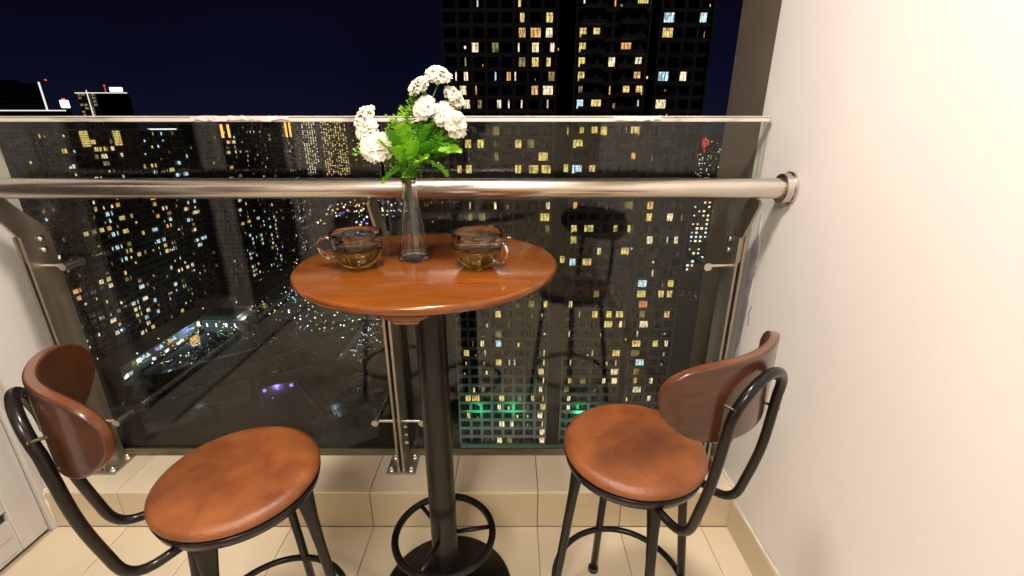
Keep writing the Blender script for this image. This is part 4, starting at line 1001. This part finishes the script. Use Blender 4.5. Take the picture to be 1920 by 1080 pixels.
# ============================================================ FLOWERS
def petal(bm, az, tilt, ln, wd, rng, base=0.0, mi=0):
    nu, nv = 5, 8; rows = []
    ph = [rng.uniform(0, 6.28) for _ in range(3)]
    for i in range(nu+1):
        s = i/nu; row = []
        for j in range(nv+1):
            q = -1 + 2*j/nv
            x = q*wd*(.16 + .84*s**.75)*(1 - .12*s*q*q)
            y = ln*s*(1 - .13*q*q) + (.0018*math.sin(q*12+ph[0]) if i == nu else 0)
            z = (.0034*math.sin(q*4.5+ph[1]) + .0012*math.sin(q*9+ph[2]))*s*s*1.5 - .006*s*s + .004*math.sin(s*3)
            p = Vector((x, y, z)); p = Matrix.Rotation(tilt, 3, 'X') @ p; p.z += base
            p = Matrix.Rotation(az, 3, 'Z') @ p; row.append(bm.verts.new(p))
        rows.append(row)
    for i in range(nu):
        for j in range(nv):
            bm.faces.new((rows[i][j], rows[i][j+1], rows[i+1][j+1], rows[i+1][j])).material_index = mi
heads = []
for s in range(3):
    rng = random.Random(40+s); bm = bmesh.new()
    for lay, (n, t0, ln, wd) in enumerate(((7, -20, .027, .0165), (8, -2, .031, .0165), (7, 17, .029, .0160), (6, 36, .025, .0145), (5, 56, .021, .0125), (3, 74, .016, .011))):
        for k in range(n):
            petal(bm, 2*math.pi*(k+rng.uniform(-.25, .25))/n + lay*.4, R(t0+rng.uniform(-9, 9)), ln*rng.uniform(.88, 1.1), wd*rng.uniform(.85, 1.15), rng, .001*lay)
    me = bpy.data.meshes.new('flower_head'); bm.to_mesh(me); bm.free(); me.materials.append(M_petal)
    for p in me.polygons: p.use_smooth = True
    heads.append(me)
NECK = Vector((VX, VY, TH+.185))
labels = ['white carnation at the very top of the bouquet', 'white carnation left of the topmost one', 'white carnation right below the topmost one, leaning right',
 'white carnation in the middle of the upper cluster, above the fern leaves', 'white carnation squeezed between the two lower blooms of the right cluster', 'lowest white carnation of the right cluster',
 'highest white carnation of the left cluster', 'middle white carnation of the left cluster', 'large lowest white carnation of the left cluster']
pos = [(-.156, 1.06, .104), (-.197, 1.055, .083), (-.126, 1.07, .062), (-.187, 1.045, .040), (-.146, 1.05, .026), (-.120, 1.045, .006), (-.325, 1.07, .020), (-.316, 1.05, -.004), (-.293, 1.03, -.040)]
dirs = [(.2, -.3, .9), (-.5, -.3, .8), (.7, -.2, .6), (-.3, -.7, .5), (.3, -.8, .4), (.7, -.6, .1), (-.6, -.3, .6), (-.5, -.7, .4), (.1, -.85, .25)]
scl = [.98, .92, .98, .95, .95, 1.05, 1.05, 1.05, 1.18]
for k in range(9):
    p = Vector(pos[k]) + Vector((0, 0, EYE)); d = Vector(dirs[k]).normalized()
    t = thing('carnation', p, 0, labels[k], 'flower', 'white carnations of the bouquet')
    h = link('flower_head', heads[k % 3], t); h.rotation_mode = 'QUATERNION'; h.rotation_quaternion = d.to_track_quat('Z', 'Y'); h.scale = (scl[k]*.93, scl[k]*.93, scl[k]*.72)
    foot = Vector((VX + random.uniform(-.005, .005), VY + random.uniform(-.005, .005), TH+.012+.012*k)); nk = NECK + Vector((random.uniform(-.007, .007), random.uniform(-.007, .007), 0))
    pts = smooth_path([foot, (foot+nk)/2 + Vector((0, 0, 0)), nk, nk*.5 + (p-d*.03)*.5 + Vector((0, 0, .012)), p - d*.022], 5)
    bm = bmesh.new(); tube(bm, [q-p for q in pts], .0014, 8); obj('stem', bm, M_stem, t, smooth=True)
    bm = bmesh.new(); tube(bm, [-d*.022, -d*.014, -d*.004, d*.003], [.0025, .0055, .0068, .008], 10); obj('calyx', bm, M_stem, t, smooth=True)
def leaf_mesh(ln, wd, seed, serr=.10, droop=.25):
    rng = random.Random(seed); bm = bmesh.new(); nu, nv = 16, 6; rows = []
    for i in range(nu+1):
        s = i/nu; w_ = wd*(math.sin(math.pi*min(1, s*.93+.02))**.75)*(.55+.6*s)*(1+serr*math.sin(i*2.4))
        row = []
        for j in range(nv+1):
            q = -1+2*j/nv
            row.append(bm.verts.new((q*w_, ln*s, -droop*ln*s*s + .30*abs(q)*w_ + .0018*math.sin(i*1.7+q*3))))
        rows.append(row)
    for i in range(nu):
        for j in range(nv): bm.faces.new((rows[i][j], rows[i][j+1], rows[i+1][j+1], rows[i+1][j]))
    me = bpy.data.meshes.new('leaf'); bm.to_mesh(me); bm.free(); me.materials.append(M_leaf)
    for p in me.polygons: p.use_smooth = True
    return me
LV = [leaf_mesh(.072, .021, 1), leaf_mesh(.060, .022, 2, .14, .1), leaf_mesh(.050, .018, 3, .1, .5)]
LVd = []
for q_ in LV:
    q2 = q_.copy(); q2.materials[0] = M_leaf3; LVd.append(q2)
# broad leaves: target tip as (x, z) seen against the rail, at the vase's depth
def aim(o, base, tip, roll=0):
    d = (Vector(tip)-Vector(base)); o.location = base; o.rotation_mode = 'QUATERNION'
    q = d.to_track_quat('Y', 'Z'); o.rotation_quaternion = q @ Matrix.Rotation(roll, 3, 'Y').to_quaternion(); L = d.length
    return L
broad = [((-.238,1.05,-.085),(-.290,1.02,-.104),0),((-.235,1.03,-.08),(-.243,1.00,-.030),0),((-.225,1.03,-.075),(-.205,1.00,-.022),1),((-.250,1.04,-.06),(-.262,1.02,.000),1),
 ((-.215,1.04,-.070),(-.137,1.01,-.062),2),((-.21,1.05,-.06),(-.118,1.03,-.030),0),((-.20,1.05,-.05),(-.172,1.03,.012),1),((-.245,1.03,-.07),(-.280,1.01,-.020),1),
 ((-.195,1.07,-.05),(-.122,1.07,-.002),0),((-.235,1.02,-.085),(-.225,.985,-.045),2),((-.22,1.03,-.085),(-.178,.99,-.055),1),((-.245,1.07,-.06),(-.285,1.09,.000),0),
 ((-.20,1.04,-.06),(-.150,1.0,-.005),2),((-.235,1.05,-.06),(-.235,1.03,.010),1),((-.21,1.06,-.07),(-.13,1.06,-.045),1)]
sides = [(0, 'broad green leaf spray on the left side of the bouquet', [0, 3, 7, 11]), (1, 'broad green leaf spray at the front of the bouquet', [1, 2, 9, 10, 13]), (2, 'broad green leaf spray on the right side of the bouquet', [4, 5, 6, 8, 12, 14])]
for n, lab, ids in sides:
    t = thing('leaf_spray', NECK, 0, lab, 'leaves', 'broad leaf sprays of the bouquet')
    bm = bmesh.new()
    foot = Vector((VX+(-.004, 0, .004)[n], VY-.003, TH+.06)) - NECK
    tube(bm, smooth_path([foot, foot*.5, (0, 0, 0)], 4), .0014, 8)
    for i in ids:
        b0, tp, mm = broad[i]; b0 = Vector(b0)+Vector((0, 0, EYE)); tp = Vector(tp)+Vector((0, 0, EYE))
        tube(bm, smooth_path([(0, 0, 0), (b0-NECK)*.6 + Vector((0, 0, .006)), b0-NECK], 4), .0013, 6)
        o = link('leaf', (LV if i % 3 else LVd)[mm], t); L = aim(o, b0-NECK, tp-NECK, random.uniform(-.5, .5)); s = L/(.072, .060, .050)[mm]; o.scale = (max(.85, s*.9), s, s)
    obj('stem', bm, M_stem, t, smooth=True)
# fine filler: upright sprigs with many small leaflets
sprigs = [((-.212, 1.07, .066), 'feathery green sprig standing tall behind the middle carnation', 26), ((-.158, 1.08, .030), 'feathery green sprig right of centre behind the right blooms', 30),
 ((-.180, 1.06, .030), 'feathery green sprig in the middle of the bouquet', 30), ((-.120, 1.07, -.030), 'feathery green sprig low on the right side', 26), ((-.268, 1.08, .022), 'feathery green sprig behind the left blooms', 22),
 ((-.345, 1.04, -.050), 'light green sprig poking out at the far left of the bouquet', 15), ((-.195, 1.05, -.005), 'dense dark green sprig just above the vase neck', 34), ((-.110, 1.08, .05), 'small sprig tip beside the right blooms', 16),
 ((-.230, 1.06, .040), 'feathery green sprig between both flower clusters', 26), ((-.15, 1.05, -.02), 'dense green sprig under the right blooms', 30), ((-.262, 1.05, -.03), 'dense green sprig under the left blooms', 28)]
lm = bmesh.new()
vsx = [lm.verts.new(p) for p in ((0,0,0),(.0022,.005,.0008),(0,.013,.001),(-.0022,.005,.0008))]; lm.faces.new(vsx)
lm.free()
for k, (tp, lab, n) in enumerate(sprigs):
    rng = random.Random(90+k); tp = Vector(tp)+Vector((0, 0, EYE))
    t = thing('fern_sprig', NECK, 0, lab, 'leaves', 'feathery green sprigs of the bouquet')
    path = smooth_path([(0, 0, -.03), (0, 0, 0), (tp-NECK)*.5+Vector((0, 0, .012)), tp-NECK], 8)
    bm = bmesh.new(); tube(bm, path, .0009, 6); obj('stem', bm, M_stem, t)
    bm = bmesh.new()
    for i in range(n*5):
        s = .35+.65*((i+.5)/(n*5)); a = path[min(len(path)-1, int(s*(len(path)-1)))]
        d = Vector((rng.gauss(0, .8), rng.gauss(0, .8), rng.uniform(-.1, 1.1))).normalized(); ln = rng.uniform(.012, .024)
        tw = bm.verts.new(a); 
        sd = d.cross(Vector((rng.random()-.5, rng.random()-.5, .3))).normalized()
        c0 = a + d*ln*.5
        q = [bm.verts.new(c0 + sd*.0016), bm.verts.new(a + d*ln), bm.verts.new(c0 - sd*.0016)]
        bm.faces.new((tw, q[0], q[1], q[2]))
        for e_ in (1, -1):
            b0 = a + d*ln*.55; d2 = (d + sd*e_*.9).normalized(); n2 = d2.cross(sd).normalized()*.0018
            bm.faces.new([bm.verts.new(b0), bm.verts.new(b0+d2*.004+n2), bm.verts.new(b0+d2*.009), bm.verts.new(b0+d2*.004-n2)])
    m_ = M_leaf if k in (5, 0, 4, 7, 8) else M_leaf2
    tag(obj('leaflets', bm, m_, t), kind='stuff')
